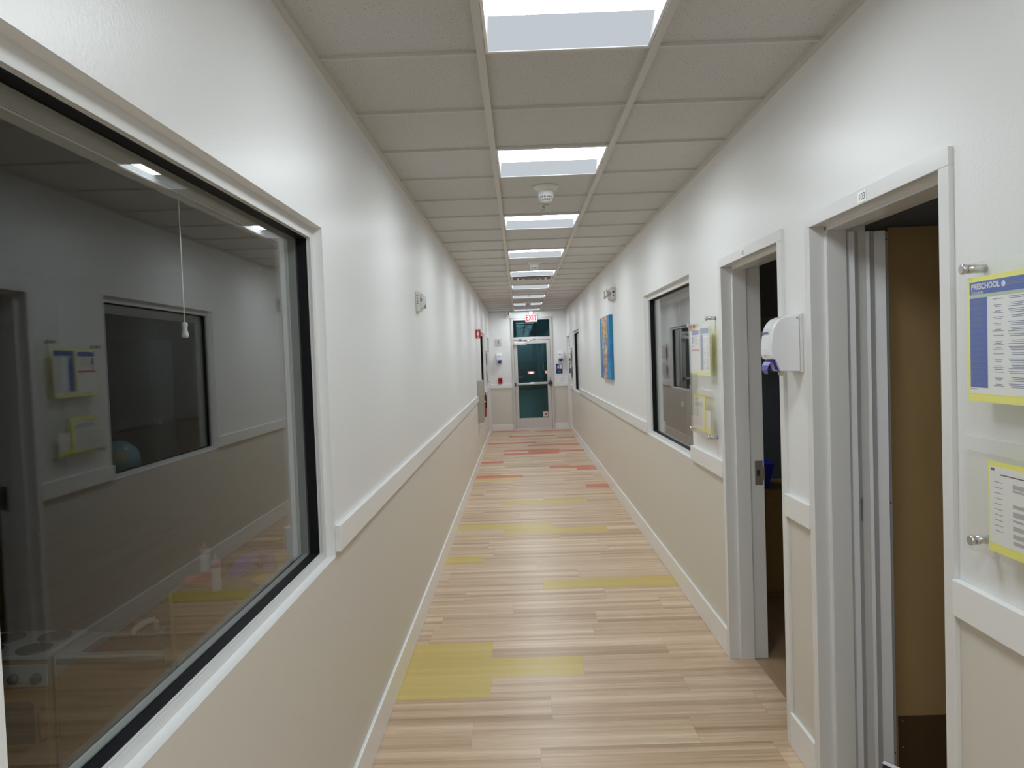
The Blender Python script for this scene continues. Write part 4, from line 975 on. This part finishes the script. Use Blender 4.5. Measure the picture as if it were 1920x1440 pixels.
# ------------------------------------------------------------------ outdoors beyond the exit door
M_asph = mat('asphalt', (.05, .05, .052, 1), .8, var=.3, vscale=3)
mb = MB(); mb.box(-30, 30, YE + .16, 90, -.06, -.01); g_ = mb.build('ground_outside', M_asph); struct(g_, 'dark parking lot beyond the exit door', 'ground')
M_fac = mat('dim_facade', (.16, .2, .22, 1), .8, var=.3, vscale=1.2)
bd = thing('building', 'dim dark building across the parking lot beyond the exit door', 'building', (0, 62, 0))
mb = MB(); mb.box(-22, 24, 62, 70, 0, 9); mb.build('facade', M_fac, bd)
for i in range(7):
    MB().box(-12 + i * 4, -10.6 + i * 4, 61.95, 62, 2.2 + (i % 2) * 3, 4.0 + (i % 2) * 3).build('window', M_dark, bd)
M_trunk = mat('dark_bark', (.03, .03, .03, 1), .9)
tr = thing('tree', 'bare dark tree seen through the exit door glass', 'tree', (3.2, 50, 0))
mb = MB(); mb.tube([(1.1, 50, 0), (1.0, 50, 2.5), (1.2, 50, 5.5), (1.0, 50, 8)], [.16, .13, .09, .04], 8)
for k in range(12):
    z = 2.6 + k * .45; a = k * 2.4; mb.tube([(1.08, 50, z), (1.08 + math.cos(a) * .7, 50 + math.sin(a) * .7, z + .7), (1.08 + math.cos(a) * 1.3, 50 + math.sin(a) * 1.2, z + 1.7)], [.05, .03, .01], 6)
mb.build('trunk_and_branches', M_trunk, tr)
M_car = mat('dark_car_paint', (.02, .025, .035, 1), .2)
M_tail = nosample(emis('lit_tail_lamp', (1, .10, .08, 1), 12.0))
M_tailc = nosample(emis('lit_tail_core', (1, .75, .6, 1), 20.0))
def car(x, y, label, both=True):
    t = thing('parked_car', label, 'car', (x, y, 0), 'cars outside')
    mb = MB(); prof = [(0, .35), (0, .95), (.25, 1.02), (.75, 1.42), (2.4, 1.45), (3.2, .98), (4.4, .85), (4.5, .4), (4.3, .3), (.2, .3)]
    mb.prism(prof, (x - .88, y, 0), (0, 1, 0), (0, 0, 1), (1.76, 0, 0)); mb.build('body', M_car, t, bevel=.08, segs=3)
    mb = MB(); mb.hexa([(x - .7, y + .24, 1.03), (x + .7, y + .24, 1.03), (x + .7, y + .3, 1.03), (x - .7, y + .3, 1.03), (x - .6, y + .68, 1.38), (x + .6, y + .68, 1.38), (x + .6, y + .74, 1.38), (x - .6, y + .74, 1.38)]); mb.build('rear_window', M_dark, t)
    for xx in (x - .80, x + .80):
        for yy in (y + .8, y + 3.6): MB().lathe([(.2, -.1), (.32, -.1), (.32, .1), (.2, .1)], (xx, yy, .32), 'X', 20).build('wheel', M_dark, t)
    for sg_ in (-1, 1):
        mb = MB(); mb.box(x + sg_ * .80, x + sg_ * .46, y - .03, y + .03, .82, .95); mb.build('tail_lamp', M_tail, t)
        mb = MB(); mb.box(x + sg_ * .70, x + sg_ * .56, y - .04, y - .031, .845, .925); mb.build('lamp_core', M_tailc, t)
    mb = MB(); mb.box(x - .18, x + .18, y - .03, y - .005, .60, .72); mb.build('licence_plate', M_offw, t)
    return t
car(.10 - .13, 40, 'dark parked car with red tail lamp at the left of the exit door glass')
car(2.15, 40, 'dark parked car with red tail lamp at the right of the exit door glass')
lm = bpy.data.lights.new('added_lamp_light', 'POINT'); lm.energy = 2600; lm.color = (.75, .95, 1); lm.shadow_soft_size = .3  # lamp added out of view to brighten the facade and lot
sl = thing('added_lamp', 'unseen lamp added to light the dark parking lot', 'added lamp', (-6, 46, 0))
mb = MB(); mb.tube([(-6, 46, 0), (-6, 46, 7.6), (-5.6, 46, 7.9), (-5, 46, 7.95)], .08, 10); mb.build('added_pole', M_dark, sl)
lo = bpy.data.objects.new('added_light', lm); COL.objects.link(lo); lo.parent = sl; lo.location = (1.2, 0, 7.7)

for o in bpy.data.objects:
    if '_o' in o.keys(): del o['_o']
